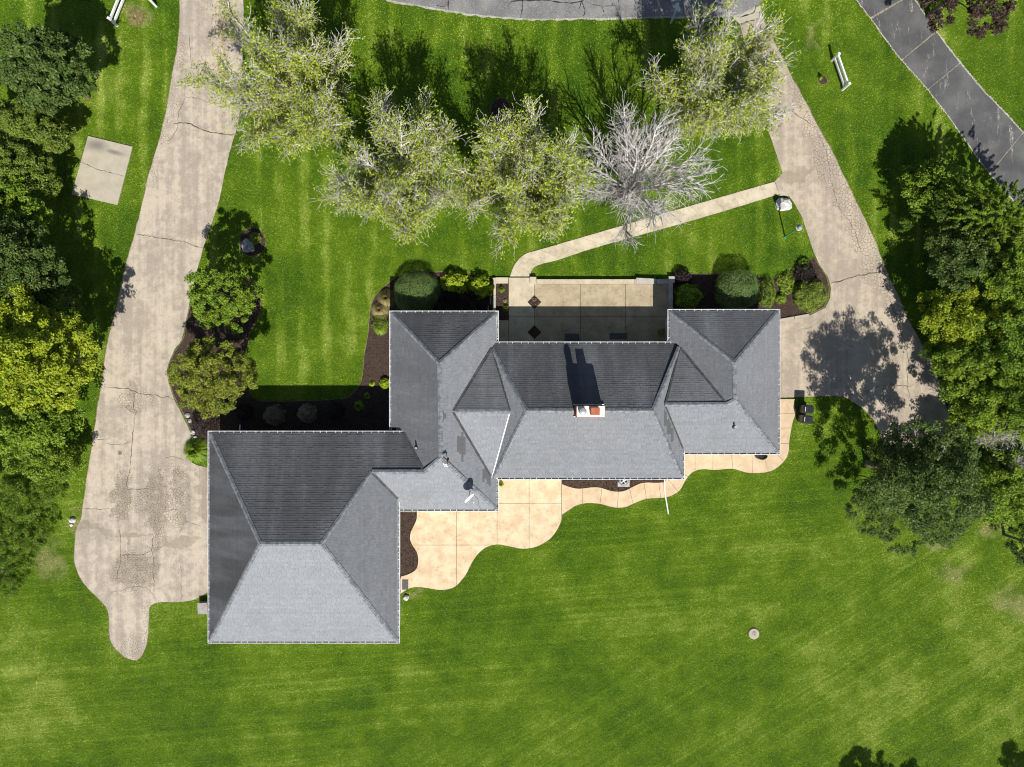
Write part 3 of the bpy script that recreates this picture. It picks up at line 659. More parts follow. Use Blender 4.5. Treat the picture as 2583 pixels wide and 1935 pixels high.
# ------------------------------------------------------------------ house
house = thing('house', 'sprawling single-storey house with grey hipped shingle roofs', 'house', (0, 0, 0))
class Slope:
    """roof plane: facing N/S/E/W, eave line at pixel e with height ze, passing pixel r at height zr"""
    def __init__(s, face, e, ze, r, zr):
        s.face = face
        ax = 1 if face in 'NS' else 0
        def co(px, z): return (P(px, 0, z).x if ax == 0 else P(0, px, z).y)
        s.ax = ax; s.c0 = co(e, ze); c1 = co(r, zr); s.z0 = ze
        s.k = (zr-ze)/(c1-s.c0)            # dz per metre along axis
        sl = abs(s.k); s.cos = 1/math.sqrt(1+sl*sl)
        s.up = {'N': Vector((0, -1, 0)), 'S': Vector((0, 1, 0)), 'W': Vector((1, 0, 0)), 'E': Vector((-1, 0, 0))}[face]
        s.n = Vector((-s.k if ax == 0 else 0, -s.k if ax == 1 else 0, 1)).normalized()
    def hit(s, u, v):
        q = P(u, v, 0.0); C = Vector((0, 0, H)); d = q - C
        a = d[s.ax]     # z: H + t*d.z = z0 + k*(t*a - c0)
        t = (s.z0 - s.k*s.c0 - H)/(d.z - s.k*a)
        return C + d*t
    def uv(s, p):       # along-eave coordinate, distance up the slope
        al = p.x if s.ax == 1 else p.y
        return al, (p[s.ax]-s.c0)*(1 if s.up[s.ax] > 0 else -1)/s.cos
    def xyz(s, a, w, off=0.0):
        c = s.c0 + (1 if s.up[s.ax] > 0 else -1)*w*s.cos
        z = s.z0 + s.k*(c-s.c0)
        q = Vector((a, c, z)) if s.ax == 1 else Vector((c, a, z))
        return q + s.n*off
ROOF_Z = []
EXPO = 0.143
def roof_face(sl, px, algae_shade, patches=(), base=0.5, label=None):  # base tone is set per slope, painting sunlit ones paler and shaded ones darker
    pts = [sl.hit(u, v) for u, v in px]
    # deck
    vs = [p - Vector((0, 0, 0.012)) for p in pts] + [p - Vector((0, 0, 0.10)) for p in pts]; n = len(pts)
    nrm = sum(((pts[i]-pts[0]).cross(pts[(i+1) % n]-pts[0]) for i in range(n)), Vector())
    order = list(range(n)) if nrm.z > 0 else list(range(n))[::-1]
    fs = [order, [n+i for i in order[::-1]]] + [[order[i], n+order[i], n+order[(i+1) % n], order[(i+1) % n]] for i in range(n)]
    deck = link('roof_slope', py_mesh('roof_slope', vs, fs), M['deck'], house)
    if label: deck['label'] = label
    poly = [sl.uv(p) for p in pts]
    a0, a1 = min(p[0] for p in poly), max(p[0] for p in poly); w0, w1 = min(p[1] for p in poly), max(p[1] for p in poly)
    V = []; F = []; T = []; A = []; PT_ = []; UV = []
    nc = int(math.ceil((w1-w0)/EXPO)); R = random.Random(int(abs(pts[0].x*77+pts[0].y*131)))
    for j in range(nc):
        y0 = w0 + j*EXPO; y1 = y0 + EXPO
        x = a0 - R.random()*0.4
        rowtone = R.gauss(0, 0.03)
        while x < a1:
            wd = R.choice((0.15, 0.19, 0.24, 0.30, 0.34)); x2 = x + wd
            q = clip_rect(poly, x, x2, y0, y1)
            th = R.choice((0.009, 0.013, 0.018))
            if q:
                cx, cy = sum(p[0] for p in q)/len(q), sum(p[1] for p in q)/len(q)
                o = len(V)
                for p in q:
                    V.append(sl.xyz(p[0], p[1], 0.003 + th*(1-(p[1]-y0)/EXPO)))
                ccw = range(len(q))
                F.append([o+i for i in ccw])
                pc = sl.xyz(cx, cy); k = H/(H-pc.z); pu, pv = CU + pc.x*k/S, CV - pc.y*k/S
                inp = 0.0
                for (u_0, u_1, v_0, v_1) in patches:
                    if u_0 <= pu <= u_1 and v_0 <= pv <= v_1: inp = 1.0
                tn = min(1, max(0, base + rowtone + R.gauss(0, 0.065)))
                T.append(tn); A.append(algae_shade); PT_.append(inp)
                # butt edge
                low = [i for i, p in enumerate(q) if abs(p[1]-y0) < 1e-4]
                if len(low) >= 2:
                    lo = min(low, key=lambda i: q[i][0]); hi = max(low, key=lambda i: q[i][0])
                    o2 = len(V); V.append(sl.xyz(q[lo][0], y0, -0.005)); V.append(sl.xyz(q[hi][0], y0, -0.005))
                    F.append([o2, o2+1, o+hi, o+lo]); T.append(tn*0.6); A.append(algae_shade); PT_.append(inp)
            x = x2 + 0.008
    # orient upwards
    me = py_mesh('shingles', V, F, {'tone': T, 'algae_shade': A, 'patch': PT_})
    uvl = me.uv_layers.new(name='slope')
    co = np.empty(len(me.vertices)*3, np.float32); me.vertices.foreach_get('co', co); co = co.reshape(-1, 3)
    li = np.empty(len(me.loops), np.int32); me.loops.foreach_get('vertex_index', li)
    al = co[:, 0] if sl.ax == 1 else co[:, 1]; up = np.abs((co[:, 1] if sl.ax == 1 else co[:, 0]) - sl.c0)/sl.cos
    uvl.data.foreach_set('uv', np.stack([al[li] + 13.7*ord(sl.face), up[li]], 1).astype(np.float32).ravel())
    bm = bmesh.new(); bm.from_mesh(me)
    fl = [f for f in bm.faces if f.normal.z < -0.02]
    if fl: bmesh.ops.reverse_faces(bm, faces=fl)
    bm.to_mesh(me); bm.free()
    link('shingles', me, M['shingle'], deck, 'stuff')
EW, EG, EC = 2.70, 2.95, 2.75
ZG, ZC, ZW, ZM, ZR = 5.5, 3.92, 4.33, 4.78, 4.30
gN = Slope('N', 1092, EG, 1372, ZG); gS = Slope('S', 1618, EG, 1372, ZG); gW = Slope('W', 529, EG, 656, ZG); gE = Slope('E', 1003, EG, 811, ZG)
cS = Slope('S', 1285, EW, 1190, ZC)
wW = Slope('W', 987, EW, 1110, ZW); wE = Slope('E', 1253, EW, 1110, ZW); wN = Slope('N', 789, EW, 916, ZW)
mN = Slope('N', 867, EC, 1036, ZM); mS = Slope('S', 1205, EC, 1036, ZM); mE = Slope('E', 1722, EC, 1647, ZM); mW = Slope('W', 1240, 2.88, 1328, ZM)
rN = Slope('N', 785, EW, 915, ZR); rE = Slope('E', 1963, EW, 1853, ZR); rW = Slope('W', 1689, EW, 1853, ZR); rS = Slope('S', 1142, EW, 1009, ZR)
tR = Slope('N', 875, 2.92, 1020, 4.13); tL = Slope('N', 880, 2.92, 1036, 3.92); tS = Slope('S', 1205, 2.88, 1040, 3.92)
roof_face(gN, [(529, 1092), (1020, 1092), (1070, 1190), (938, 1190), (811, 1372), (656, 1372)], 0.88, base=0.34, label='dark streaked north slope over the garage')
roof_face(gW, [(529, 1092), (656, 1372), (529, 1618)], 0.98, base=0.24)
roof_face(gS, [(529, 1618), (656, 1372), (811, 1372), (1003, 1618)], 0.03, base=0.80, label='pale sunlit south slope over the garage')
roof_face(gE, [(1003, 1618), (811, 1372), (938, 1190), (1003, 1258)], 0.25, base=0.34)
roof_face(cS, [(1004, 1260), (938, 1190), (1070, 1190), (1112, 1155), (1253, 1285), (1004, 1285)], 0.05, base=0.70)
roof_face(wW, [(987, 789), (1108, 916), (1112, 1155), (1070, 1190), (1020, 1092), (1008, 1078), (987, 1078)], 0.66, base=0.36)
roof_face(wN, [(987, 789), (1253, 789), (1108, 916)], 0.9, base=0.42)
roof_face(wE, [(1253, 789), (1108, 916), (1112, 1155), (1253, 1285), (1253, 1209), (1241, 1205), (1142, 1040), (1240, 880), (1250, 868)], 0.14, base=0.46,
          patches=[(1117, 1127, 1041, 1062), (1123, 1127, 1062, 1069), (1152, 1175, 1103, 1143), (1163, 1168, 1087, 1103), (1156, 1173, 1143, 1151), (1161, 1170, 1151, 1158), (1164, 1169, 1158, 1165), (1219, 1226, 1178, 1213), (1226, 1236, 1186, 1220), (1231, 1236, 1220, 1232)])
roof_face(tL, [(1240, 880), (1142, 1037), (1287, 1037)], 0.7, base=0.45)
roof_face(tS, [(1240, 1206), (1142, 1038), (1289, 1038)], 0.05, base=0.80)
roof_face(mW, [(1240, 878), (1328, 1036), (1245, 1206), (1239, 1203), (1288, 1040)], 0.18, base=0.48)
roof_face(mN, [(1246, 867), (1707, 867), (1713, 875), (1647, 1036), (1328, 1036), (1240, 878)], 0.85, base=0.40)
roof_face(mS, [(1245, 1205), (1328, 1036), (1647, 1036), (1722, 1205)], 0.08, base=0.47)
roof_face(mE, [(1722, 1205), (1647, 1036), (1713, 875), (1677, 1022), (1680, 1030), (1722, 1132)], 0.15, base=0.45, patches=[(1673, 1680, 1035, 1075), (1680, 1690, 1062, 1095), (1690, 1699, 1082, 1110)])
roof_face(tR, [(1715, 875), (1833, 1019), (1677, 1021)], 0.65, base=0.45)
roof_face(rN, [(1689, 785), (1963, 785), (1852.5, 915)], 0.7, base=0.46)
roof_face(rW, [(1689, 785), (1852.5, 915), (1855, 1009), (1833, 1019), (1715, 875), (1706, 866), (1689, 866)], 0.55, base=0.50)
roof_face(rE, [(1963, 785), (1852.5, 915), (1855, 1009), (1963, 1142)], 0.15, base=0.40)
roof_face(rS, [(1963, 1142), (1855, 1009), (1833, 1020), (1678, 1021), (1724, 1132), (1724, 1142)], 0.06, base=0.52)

# ridge and hip caps: overlapping bent shingles
def caps(sa, sb, a, b, name='ridge_cap', w=0.135):
    pa, pb = (sa.hit(*a)+sb.hit(*a))/2, (sa.hit(*b)+sb.hit(*b))/2
    zl = lambda p, q: max(p.z, q.z)
    pa.z = max(sa.hit(*a).z, sb.hit(*a).z); pb.z = max(sa.hit(*b).z, sb.hit(*b).z)
    d = (pb-pa); L = d.length; d.normalize()
    def perp(sl, sgn):
        q = sl.n.cross(d); q.normalize(); return q
    qa, qb = perp(sa, 1), perp(sb, 1)
    # choose the directions that run down each slope, away from the line
    if qa.dot(-sa.up) < 0: qa = -qa
    if qb.dot(-sb.up) < 0: qb = -qb
    if qa.dot(qb) > 0.2:
        lat = Vector((-d.y, d.x, 0)); 
        if qa.dot(lat)*qb.dot(lat) > 0: qb = -qb
    n = max(1, int(L/0.145)); V = []; F = []
    for i in range(n):
        t0, t1 = i*L/n, (i+1)*L/n + 0.03
        for (t, off) in ((t0, 0.022), (t1, 0.042)):
            c = pa + d*t
            V += [c + qa*w + sa.n*off, c + Vector((0, 0, off+0.012)), c + qb*w + sb.n*off]
        o = len(V)-6
        F += [[o, o+3, o+4, o+1], [o+1, o+4, o+5, o+2], [o+3, o+5-0, o+4]] 
        V += [V[o+3] - sa.n*0.03, V[o+4]-Vector((0, 0, 0.035)), V[o+5] - sb.n*0.03]
        F += [[o+3, o+6, o+7, o+4], [o+4, o+7, o+8, o+5]]
        F.remove([o+3, o+5, o+4])
    return link(name, py_mesh(name, V, F), M['cap'], house)
caps(gN, gW, (529, 1092), (656, 1372)); caps(gS, gW, (529, 1618), (656, 1372)); caps(gN, gS, (656, 1372), (811, 1372)); caps(gS, gE, (1003, 1618), (811, 1372)); caps(gN, gE, (938, 1190), (811, 1372))
caps(gN, cS, (938, 1190), (1070, 1190)); caps(cS, wW, (1070, 1190), (1112, 1155)); caps(cS, wE, (1253, 1285), (1112, 1155))
caps(wW, wE, (1112, 1155), (1109, 916), w=0.15); caps(wN, wW, (987, 789), (1108, 916)); caps(wN, wE, (1253, 789), (1108, 916))
caps(tL, tS, (1142, 1038), (1287, 1038)); caps(mN, mS, (1328, 1036), (1647, 1036), w=0.15); caps(mN, mW, (1240, 878), (1328, 1036)); caps(mN, mE, (1713, 875), (1647, 1036))
caps(mS, mE, (1722, 1205), (1647, 1036)); caps(mS, mW, (1245, 1205), (1328, 1036))
caps(tR, rS, (1678, 1021), (1833, 1020)); caps(rS, rW, (1833, 1020), (1855, 1009)); caps(rW, rE, (1855, 1009), (1852.5, 915)); caps(rN, rW, (1689, 785), (1852.5, 915)); caps(rN, rE, (1963, 785), (1852.5, 915)); caps(rS, rE, (1963, 1142), (1855, 1009))
# valleys
def valley(sa, sb, a, b, w=0.075, m='valley_dark', lift=0.035):
    pts = []
    for q in (a, b):
        p1, p2 = sa.hit(*q), sb.hit(*q); p = (p1+p2)/2; p.z = max(p1.z, p2.z) + lift; pts.append(p)
    d = (pts[1]-pts[0]).normalized(); l = Vector((-d.y, d.x, 0)).normalized()
    V = []
    for p in pts: V += [p + l*w + Vector((0, 0, 0.015)), p - Vector((0, 0, 0.0)), p - l*w + Vector((0, 0, 0.015)), p + l*w - Vector((0, 0, .04)), p - l*w - Vector((0, 0, .04))]
    F = [[0, 1, 6, 5], [1, 2, 7, 6], [0, 5, 8, 3], [2, 4, 9, 7], [0, 3, 4, 2, 1], [5, 6, 7, 9, 8]]
    link('valley_flashing', py_mesh('valley_flashing', V, F), M[m], house)
valley(wW, gN, (1020, 1092), (1070, 1189)); valley(cS, gE, (1004, 1258), (940, 1193)); valley(wE, tL, (1240, 880), (1143, 1036)); valley(mW, tL, (1241, 880), (1287, 1036), 0.06)
valley(wE, tS, (1240, 1204), (1144, 1042), 0.06); valley(mW, tS, (1241, 1204), (1285, 1044), 0.036, 'white_paint'); valley(rW, tR, (1716, 877), (1832, 1018)); valley(mE, tR, (1714, 878), (1678, 1019), 0.06); valley(mE, rS, (1722, 1130), (1679, 1026), 0.045)

# walls
def wall_rect(u0, u1, v0, v1, z, inset=0.42, m='siding'):
    a, c = P(u0, v0, z), P(u1, v1, z)
    mb = MB(); mb.box(((a.x+c.x)/2, (a.y+c.y)/2, (z-0.16)/2-0.1), (c.x-a.x-2*inset, a.y-c.y-2*inset, z-0.16+0.2)); o = mb.build('wall', M[m], house)
    KEEP_OUT.append(np.array([(a.x+inset, a.y-inset), (c.x-inset, a.y-inset), (c.x-inset, c.y+inset), (a.x+inset, c.y+inset)]))
    return (a.x+inset, c.x-inset, c.y+inset, a.y-inset), o
(gx0, gx1, gy0, gy1), gwall = wall_rect(524, 1008, 1087, 1623, EG)
wall_rect(940, 1040, 1087, 1291, EG-0.05, 0.425); wall_rect(982, 1258, 784, 1290, EW); wall_rect(1235, 1727, 862, 1210, EW+0.02, 0.43); (rx0, rx1, ry0, ry1), rwall = wall_rect(1684, 1968, 780, 1147, EW, 0.415)
def opening(name, wall, c, w, h, axis, d=0.05, frame='white_paint', pane='glass'):
    t = 0.07
    mb = MB()
    for s in (-1, 1):
        if axis == 'x': mb.box((c[0], c[1]+s*(w/2), c[2]), (d, t, h+t)); mb.box((c[0], c[1], c[2]+s*h/2), (d*.98, w-t, t))
        else: mb.box((c[0]+s*(w/2), c[1], c[2]), (t, d, h+t)); mb.box((c[0], c[1], c[2]+s*h/2), (w-t, d*.98, t))
    f = mb.build(name, M[frame], house)
    mb = MB(); mb.box(c, (d*0.4, w-t, h-t) if axis == 'x' else (w-t, d*0.4, h-t)); mb.build('pane', M[pane], f)
for yy in (-11.6, -10.0): opening('window', gwall, (gx1+0.02, yy, 1.45), 0.9, 1.2, 'x')
opening('door', gwall, (gx1+0.02, P(0, 1474).y, 1.05), 0.9, 2.0, 'x', pane='white_paint')
for yy in (-4.3, -8.2, -12.2): opening('garage_door', gwall, (gx0-0.02, yy-0.6, 1.15), 2.7, 2.2, 'x', pane='white_paint')
for xx in (-17.5, -14.0, -10.5): opening('window', gwall, (xx, gy1+0.02, 1.5), 1.2, 1.2, 'y')
for xx in (3.9, 5.4, 8.0): opening('window' if xx != 3.9 else 'door', gwall, (xx, P(0, 862, 2.72).y-0.41, 1.2), 0.9, 2.0, 'y')

# gutters with strap hangers
def gutter(u0, v0, u1, v1, z, out):
    a, c = P(u0, v0, z), P(u1, v1, z); d = c-a; L = d.length; d.normalize(); n = Vector(out)
    def ext(mb, prof):
        V = []
        for p in (a, c):
            for (o, h) in prof: V.append(p - n*o + Vector((0, 0, h)))
        k = len(prof); mb.add(V, [[i, i+1, k+i+1, k+i] for i in range(k-1)])
    mb = MB()
    # outer lip, front face, bottom, back
    for (o0, o1, h0, h1) in ((0.0, 0.030, -0.02, 0.0), (0.006, 0.020, -0.115, -0.0205), (0.0205, 0.125, -0.115, -0.105), (0.118, 0.140, -0.12, -0.02)):
        ce = (a+c)/2 - n*((o0+o1)/2) + Vector((0, 0, (h0+h1)/2))
        mb.box(ce, (L, o1-o0, h1-h0), rz=math.atan2(d.y, d.x))
    g = mb.build('gutter', M['gutter_white'], house)
    mb = MB(); ce = (a+c)/2 - n*0.07 + Vector((0, 0, -0.085)); mb.box(ce, (L-0.04, 0.09, 0.02), rz=math.atan2(d.y, d.x)); mb.build('gutter_silt', M['gutter_dirt'], g)
    k = max(2, int(L/0.46)); me = None
    for i in range(k):
        t = (i+0.5+0.15*math.sin(i*2.3))*L/k; ce = a + d*t - n*0.074 + Vector((0, 0, -0.004))
        if me is None:
            mbh = MB(); mbh.box((0, 0, 0), (0.035, 0.115, 0.012), rz=math.atan2(d.y, d.x)); me = py_mesh('gutter_hanger', mbh.v, mbh.f)
        o = link('gutter_hanger', me, M['gutter_white'], g); o.location = ce
N_, S_, E_, W_ = (0, 1, 0), (0, -1, 0), (1, 0, 0), (-1, 0, 0)
for (u0, v0, u1, v1, z, o) in [(524, 1087, 1018, 1087, EG, N_), (524, 1087, 524, 1623, EG-.003, W_), (524, 1623, 1008, 1623, EG, S_), (1008, 1257, 1008, 1623, EG-.003, E_), (1009, 1290, 1258, 1290, EW, S_), (1258, 1211, 1258, 1290, EW-.003, E_),
        (982, 784, 1258, 784, EW, N_), (982, 784, 982, 1084, EW-.003, W_), (1258, 784, 1258, 862, EW-.003, E_), (1250, 862, 1704, 862, EC, N_), (1256, 1210, 1727, 1210, EC, S_), (1727, 1134, 1727, 1210, EC-.003, E_),
        (1684, 780, 1968, 780, EW, N_), (1684, 780, 1684, 860, EW-.003, W_), (1968, 780, 1968, 1147, EW-.003, E_), (1729, 1147, 1968, 1147, EW, S_)]:
    gutter(u0, v0, u1, v1, z, o)

# chimney
ch = thing('chimney', 'red brick chimney with cream mortar cap on the main ridge', 'chimney', (4.68, -1.66, 4.6))
zc = 6.02
cx0, cx1, cy0, cy1 = 3.84, 5.50, -1.98, -1.34
BR = random.Random(4)
mb = MB(); mb.box(((cx0+cx1)/2, (cy0+cy1)/2, (4.2+zc)/2-0.03), (cx1-cx0-0.03, cy1-cy0-0.03, zc-4.2-0.06)); core = mb.build('stack', M['crown'], ch)
zz = 4.30; row = 0
while zz < zc - 0.03:
    per = [('y', cy0, cx0, cx1), ('y', cy1, cx0, cx1), ('x', cx0, cy0+0.03, cy1-0.03), ('x', cx1, cy0+0.03, cy1-0.03)]
    for ax, cc, l0, l1 in per:
        x = l0 - (0.11 if row % 2 else 0)
        while x < l1:
            s0, s1 = max(x, l0)+0.004, min(x+0.205, l1)-0.004
            if s1-s0 > 0.03:
                mb2 = MB(); q = BR.uniform(-.004, .004)
                if ax == 'y': mb2.box(((s0+s1)/2, cc+q, zz+0.032), (s1-s0, 0.06, 0.062))
                else: mb2.box((cc+q, (s0+s1)/2, zz+0.032), (0.06, s1-s0, 0.062))
                o = mb2.build('brick', M['brick'], core)
            x += 0.213
    zz += 0.078; row += 1
mb = MB(); mb.box(((cx0+cx1)/2, (cy0+cy1)/2, zc-0.02), (cx1-cx0+0.005, cy1-cy0+0.005, 0.05), taper=0.985); mb.build('mortar_cap', M['crown'], ch)
fl = P(1469.7, 1037.8, 6.6); mb = MB(); mb.lathe((fl.x, fl.y, zc), [(0.21, 0), (0.21, 0.66), (0.22, 0.66), (0.22, 0.74), (0.19, 0.80), (0.05, 0.82)], 20); mb.build('round_flue', M['steel'], ch)
fl = P(1501, 1037.2, 6.4)
mb = MB()
for sx, sy, dx, dy in ((-.235, 0, .04, .43), (.235, 0, .04, .43), (0, -.195, .43, .04), (0, .195, .43, .04)): mb.box((fl.x+sx, fl.y+sy, zc+0.28), (dx, dy, 0.62))
mb.box((fl.x, fl.y, zc+0.57), (0.425, 0.345, 0.03)); mb.build('square_flue', M['terracotta'], ch)
for yy, zz in ((cy1+0.05, 4.70), (cy0-0.05, 4.72)):
    mb = MB(); mb.box(((cx0+cx1)/2+0.03, yy, zz-0.06), (cx1-cx0+0.22, 0.055, 0.16)); mb.build('flashing', M['gutter_white'], ch)

# roof fittings
def pipe_vent(u, v, sl, h, label, lean=0.0):
    p = sl.hit(u, v); t = thing('vent_pipe', label, 'vent pipe', p, 'vent pipes on the roof')
    mb = MB(); mb.tube([p - Vector((0, 0, 0.1)), p + Vector((0, 0, h))], 0.055, 10); mb.build('pipe', M['white_paint'], t)
    mb = MB(); mb.tube([p + Vector((0, 0, h-0.05)), p + Vector((0, 0, h+0.002))], 0.035, 10); mb.build('pipe_mouth', M['dark_metal'], t)
    mb = MB(); mb.lathe(p + Vector((0, 0, 0.0)), [(0.14, 0.01), (0.075, 0.07), (0.057, 0.16)], 12); mb.build('collar', M['dark_metal'], t)
pipe_vent(1851, 1076, rS, 0.42, 'white vent pipe on the right wing roof')
pipe_vent(1051, 1129, wW, 0.40, 'white vent pipe on the left wing roof beside the valley')
# satellite dish
bp = cS.hit(1186, 1238)
dish = thing('satellite_dish', 'white oval satellite dish on the roof hip', 'satellite dish', bp, 'none'); del dish['group']
dc = P(1184, 1256.5, 4.2); axis_ = Vector((0.62, -0.62, 0.30)).normalized()
la = Vector((-axis_.y, axis_.x, 0)).normalized(); lb = axis_.cross(la).normalized()
V = [dc - axis_*0.05]; F = []
for r_ in range(1, 5):
    for k in range(24):
        t = 2*math.pi*k/24; rr = r_/4
        V.append(dc + la*math.cos(t)*0.40*rr + lb*math.sin(t)*0.34*rr + axis_*(-0.05+0.06*rr*rr))
for k in range(24): F.append([0, 1+k, 1+(k+1) % 24])
for r_ in range(3):
    for k in range(24): F.append([1+r_*24+k, 1+(r_+1)*24+k, 1+(r_+1)*24+(k+1) % 24, 1+r_*24+(k+1) % 24])
me = py_mesh('reflector', V, F); o = link('reflector', me, M['white_paint'], dish, smooth=True)
sd = o.modifiers.new('thick', 'SOLIDIFY'); sd.thickness = 0.012
mb = MB(); mb.tube([bp, bp + Vector((0, 0, 0.5)), dc - axis_*0.06], 0.025, 8); mb.build('mast', M['lamp_grey'], dish)
mb = MB(); mb.tube([bp + Vector((0.25, 0.05, -0.02)), bp + Vector((0, 0, 0.35))], 0.012, 6); mb.tube([bp + Vector((-0.2, 0.12, 0.05)), bp + Vector((0, 0, 0.35))], 0.012, 6); mb.build('brace', M['lamp_grey'], dish)
arm = dc + axis_*0.42 + Vector((0, 0, -0.15))
mb = MB(); mb.tube([dc - Vector((0, 0, 0.25)), arm], 0.014, 6); mb.build('feed_arm', M['lamp_grey'], dish)
mb = MB(); mb.tube([arm - axis_*0.06, arm + axis_*0.03], 0.045, 10); mb.build('receiver', M['white_paint'], dish)
ant = cS.hit(1130, 1168); t = thing('roof_antenna', 'small white rooftop antenna near the hip peak', 'antenna', ant)
mb = MB(); mb.tube([ant - Vector((0, 0, 0.1)), ant + Vector((0, 0, 0.75))], 0.018, 6); mb.build('mast', M['lamp_grey'], t)
hd = ant + Vector((-0.08, -0.05, 0.75))
mb = MB(); mb.box(hd, (0.34, 0.07, 0.05), rz=-0.6); mb.box(hd + Vector((0, 0, 0.03)), (0.06, 0.20, 0.06), rz=-0.6); mb.build('head', M['white_paint'], t)
mb = MB(); mb.box(ant + Vector((0.02, 0.06, 0.10)), (0.12, 0.10, 0.10)); mb.build('bracket', M['terracotta'], t)
cab = [cS.hit(u, v) + Vector((0, 0, 0.04)) for u, v in ((1190, 1242), (1206, 1260), (1208, 1276), (1212, 1284))]
mb = MB(); mb.tube(cab, 0.010, 6); tag(mb.build('cable', M['dark_metal']), 'thin black cable trailing from the satellite dish to the eave', 'cable')

# downspout extension lying across the walk
a, b_, c_ = P(1676, 1213, 0.12), P(1677, 1243, 0.10), P(1686, 1297, 0.05)
t = thing('downspout', 'long white downspout pipe lying across the back walk', 'downspout', c_)
mb = MB(); mb.tube([P(1676, 1212, 2.6) + Vector((0, 0.25, 0)), P(1676, 1212, 2.2) + Vector((0, 0.36, 0)), Vector((a.x, a.y+0.55, 0.35)), a + Vector((0, 0, 0.03))], 0.045, 8); mb.build('drop_pipe', M['white_paint'], t)
mb = MB(); mb.tube([a + Vector((0, 0, .03)), b_ + Vector((0, 0, .02)), c_ + Vector((0, 0, .01))], 0.045, 8); mb.build('extension_pipe', M['white_paint'], t)
for (u, v, lab) in ((605, 1079, 'short white downspout spout at the garage front'), (1231, 772, 'short white downspout spout behind the dark shrubs')):
    p = P(u, v, 0.15); mb = MB(); mb.tube([p + Vector((0, -0.9, 0.35)), p + Vector((0, -0.55, 0.05)), p + Vector((0, 0.05, 0.0)), p + Vector((0, 0.2, -0.06))], 0.05, 8); tag(mb.build('downspout', M['white_paint']), lab, 'downspout')

# air conditioner
p = P(1573, 1213, 0.0); t = thing('air_conditioner', 'grey air conditioner on a square pad at the back wall', 'air conditioner', p)
pa_ = P(1573, 1216, 0.1); mb = MB(); mb.box((pa_.x, pa_.y+0.08, 0.05), (0.80, 0.80, 0.12)); mb.build('pad', M['grey_concrete'], t)
q = P(1574, 1216, 0.8)
mb = MB(); mb.lathe((q.x, q.y+0.06, 0.10), [(0.33, 0), (0.34, 0.05), (0.34, 0.62), (0.30, 0.68), (0.26, 0.66)], 24); mb.build('housing', M['lamp_grey'], t)
mb = MB()
for i in range(5): mb.lathe((q.x, q.y+0.06, 0.765), [(0.05+i*0.05, 0), (0.05+i*0.05, 0.012), (0.055+i*0.05, 0.012)], 20)
mb.build('grille', M['steel'], t)
mb = MB()
for i in range(4): mb.box((q.x+0.11*math.cos(i*math.pi/2+.5), q.y+0.06+0.11*math.sin(i*math.pi/2+.5), 0.785), (0.20, 0.06, 0.006), rz=i*math.pi/2+.5)
mb.build('fan', M['white_paint'], t)

# wheelie bins
def bin_(u, v, label, rz):
    p = P(u, v, 0.0); t = thing('wheelie_bin', label, 'trash bin', p, 'trash bins beside the house')
    R = Matrix.Rotation(rz, 4, 'Z')
    def W(mb, name, m, smooth=False):
        mb.v = [tuple(R @ Vector(q) + p) for q in mb.v]; return mb.build(name, M[m], t, smooth)
    mb = MB(); mb.box((0, 0, 0.53), (0.52, 0.44, 0.90)); 
    mb.v = [(x*(1.18 if z > .5 else 0.95), y*(1.18 if z > .5 else 0.95), z) for x, y, z in mb.v]; W(mb, 'body', 'bin')
    mb = MB(); mb.box((0.02, 0, 1.02), (0.68, 0.55, 0.035)); mb.box((0.02, 0, 1.055), (0.58, 0.46, 0.045), taper=0.9); lid = W(mb, 'lid', 'bin')
    mb = MB()
    for i, w in enumerate((0.05, 0.03, 0.045, 0.03, 0.04)): mb.box((-0.17, -0.12+i*0.058, 1.0795), (0.035, w, 0.004))
    mb.v = [tuple(R @ Vector(q) + p) for q in mb.v]; link('lid_print', py_mesh('lid_print', mb.v, mb.f), M['bin_print'], lid)
    mb = MB(); mb.tube([(0.36, -0.2, 1.0), (0.40, -0.2, 1.02), (0.40, 0.2, 1.02), (0.36, 0.2, 1.0)], 0.018, 6); W(mb, 'handle', 'bin')
    for s in (-1, 1):
        mb = MB(); mb.tube([(0.24, s*0.22, 0.12), (0.24, s*0.28, 0.12)], 0.12, 14); W(mb, 'wheel', 'dark_metal')
bin_(2021, 1031, 'black wheelie bin nearer the turnaround', math.radians(-2)); bin_(2019, 1056, 'black wheelie bin nearer the back lawn', math.radians(-6))

# lamp post
p = P(1980, 597.6); t = thing('lamp_post', 'green lamp post with round grey lantern on the front lawn', 'lamp post', p)
tp = P(2016, 574.5, 2.75)
mb = MB(); mb.tube([p - Vector((0, 0, .05)), p.lerp(tp, 0.93)], [0.055, 0.045], 10); mb.build('post', M['green_paint'], t)
mb = MB(); mb.lathe(p, [(0.12, 0), (0.12, 0.03), (0.07, 0.09), (0.06, 0.12)], 12); mb.build('base', M['green_paint'], t)
mb = MB(); mb.lathe(tp - Vector((0, 0, .35)), [(0.07, 0), (0.09, 0.06), (0.15, 0.30), (0.16, 0.33)], 16); mb.build('lantern_glass', M['rock_pale'], t)
mb = MB(); mb.lathe(tp, [(0.205, -0.02), (0.205, 0.01), (0.15, 0.035)], 20); mb.build('lantern_rim', M['rock_grey'], t)
mb = MB(); mb.lathe(tp + Vector((0, 0, 0.02)), [(0.14, 0), (0.13, 0.10), (0.09, 0.15), (0.03, 0.17)], 18); mb.build('lantern_cap', M['lamp_grey'], t, True)

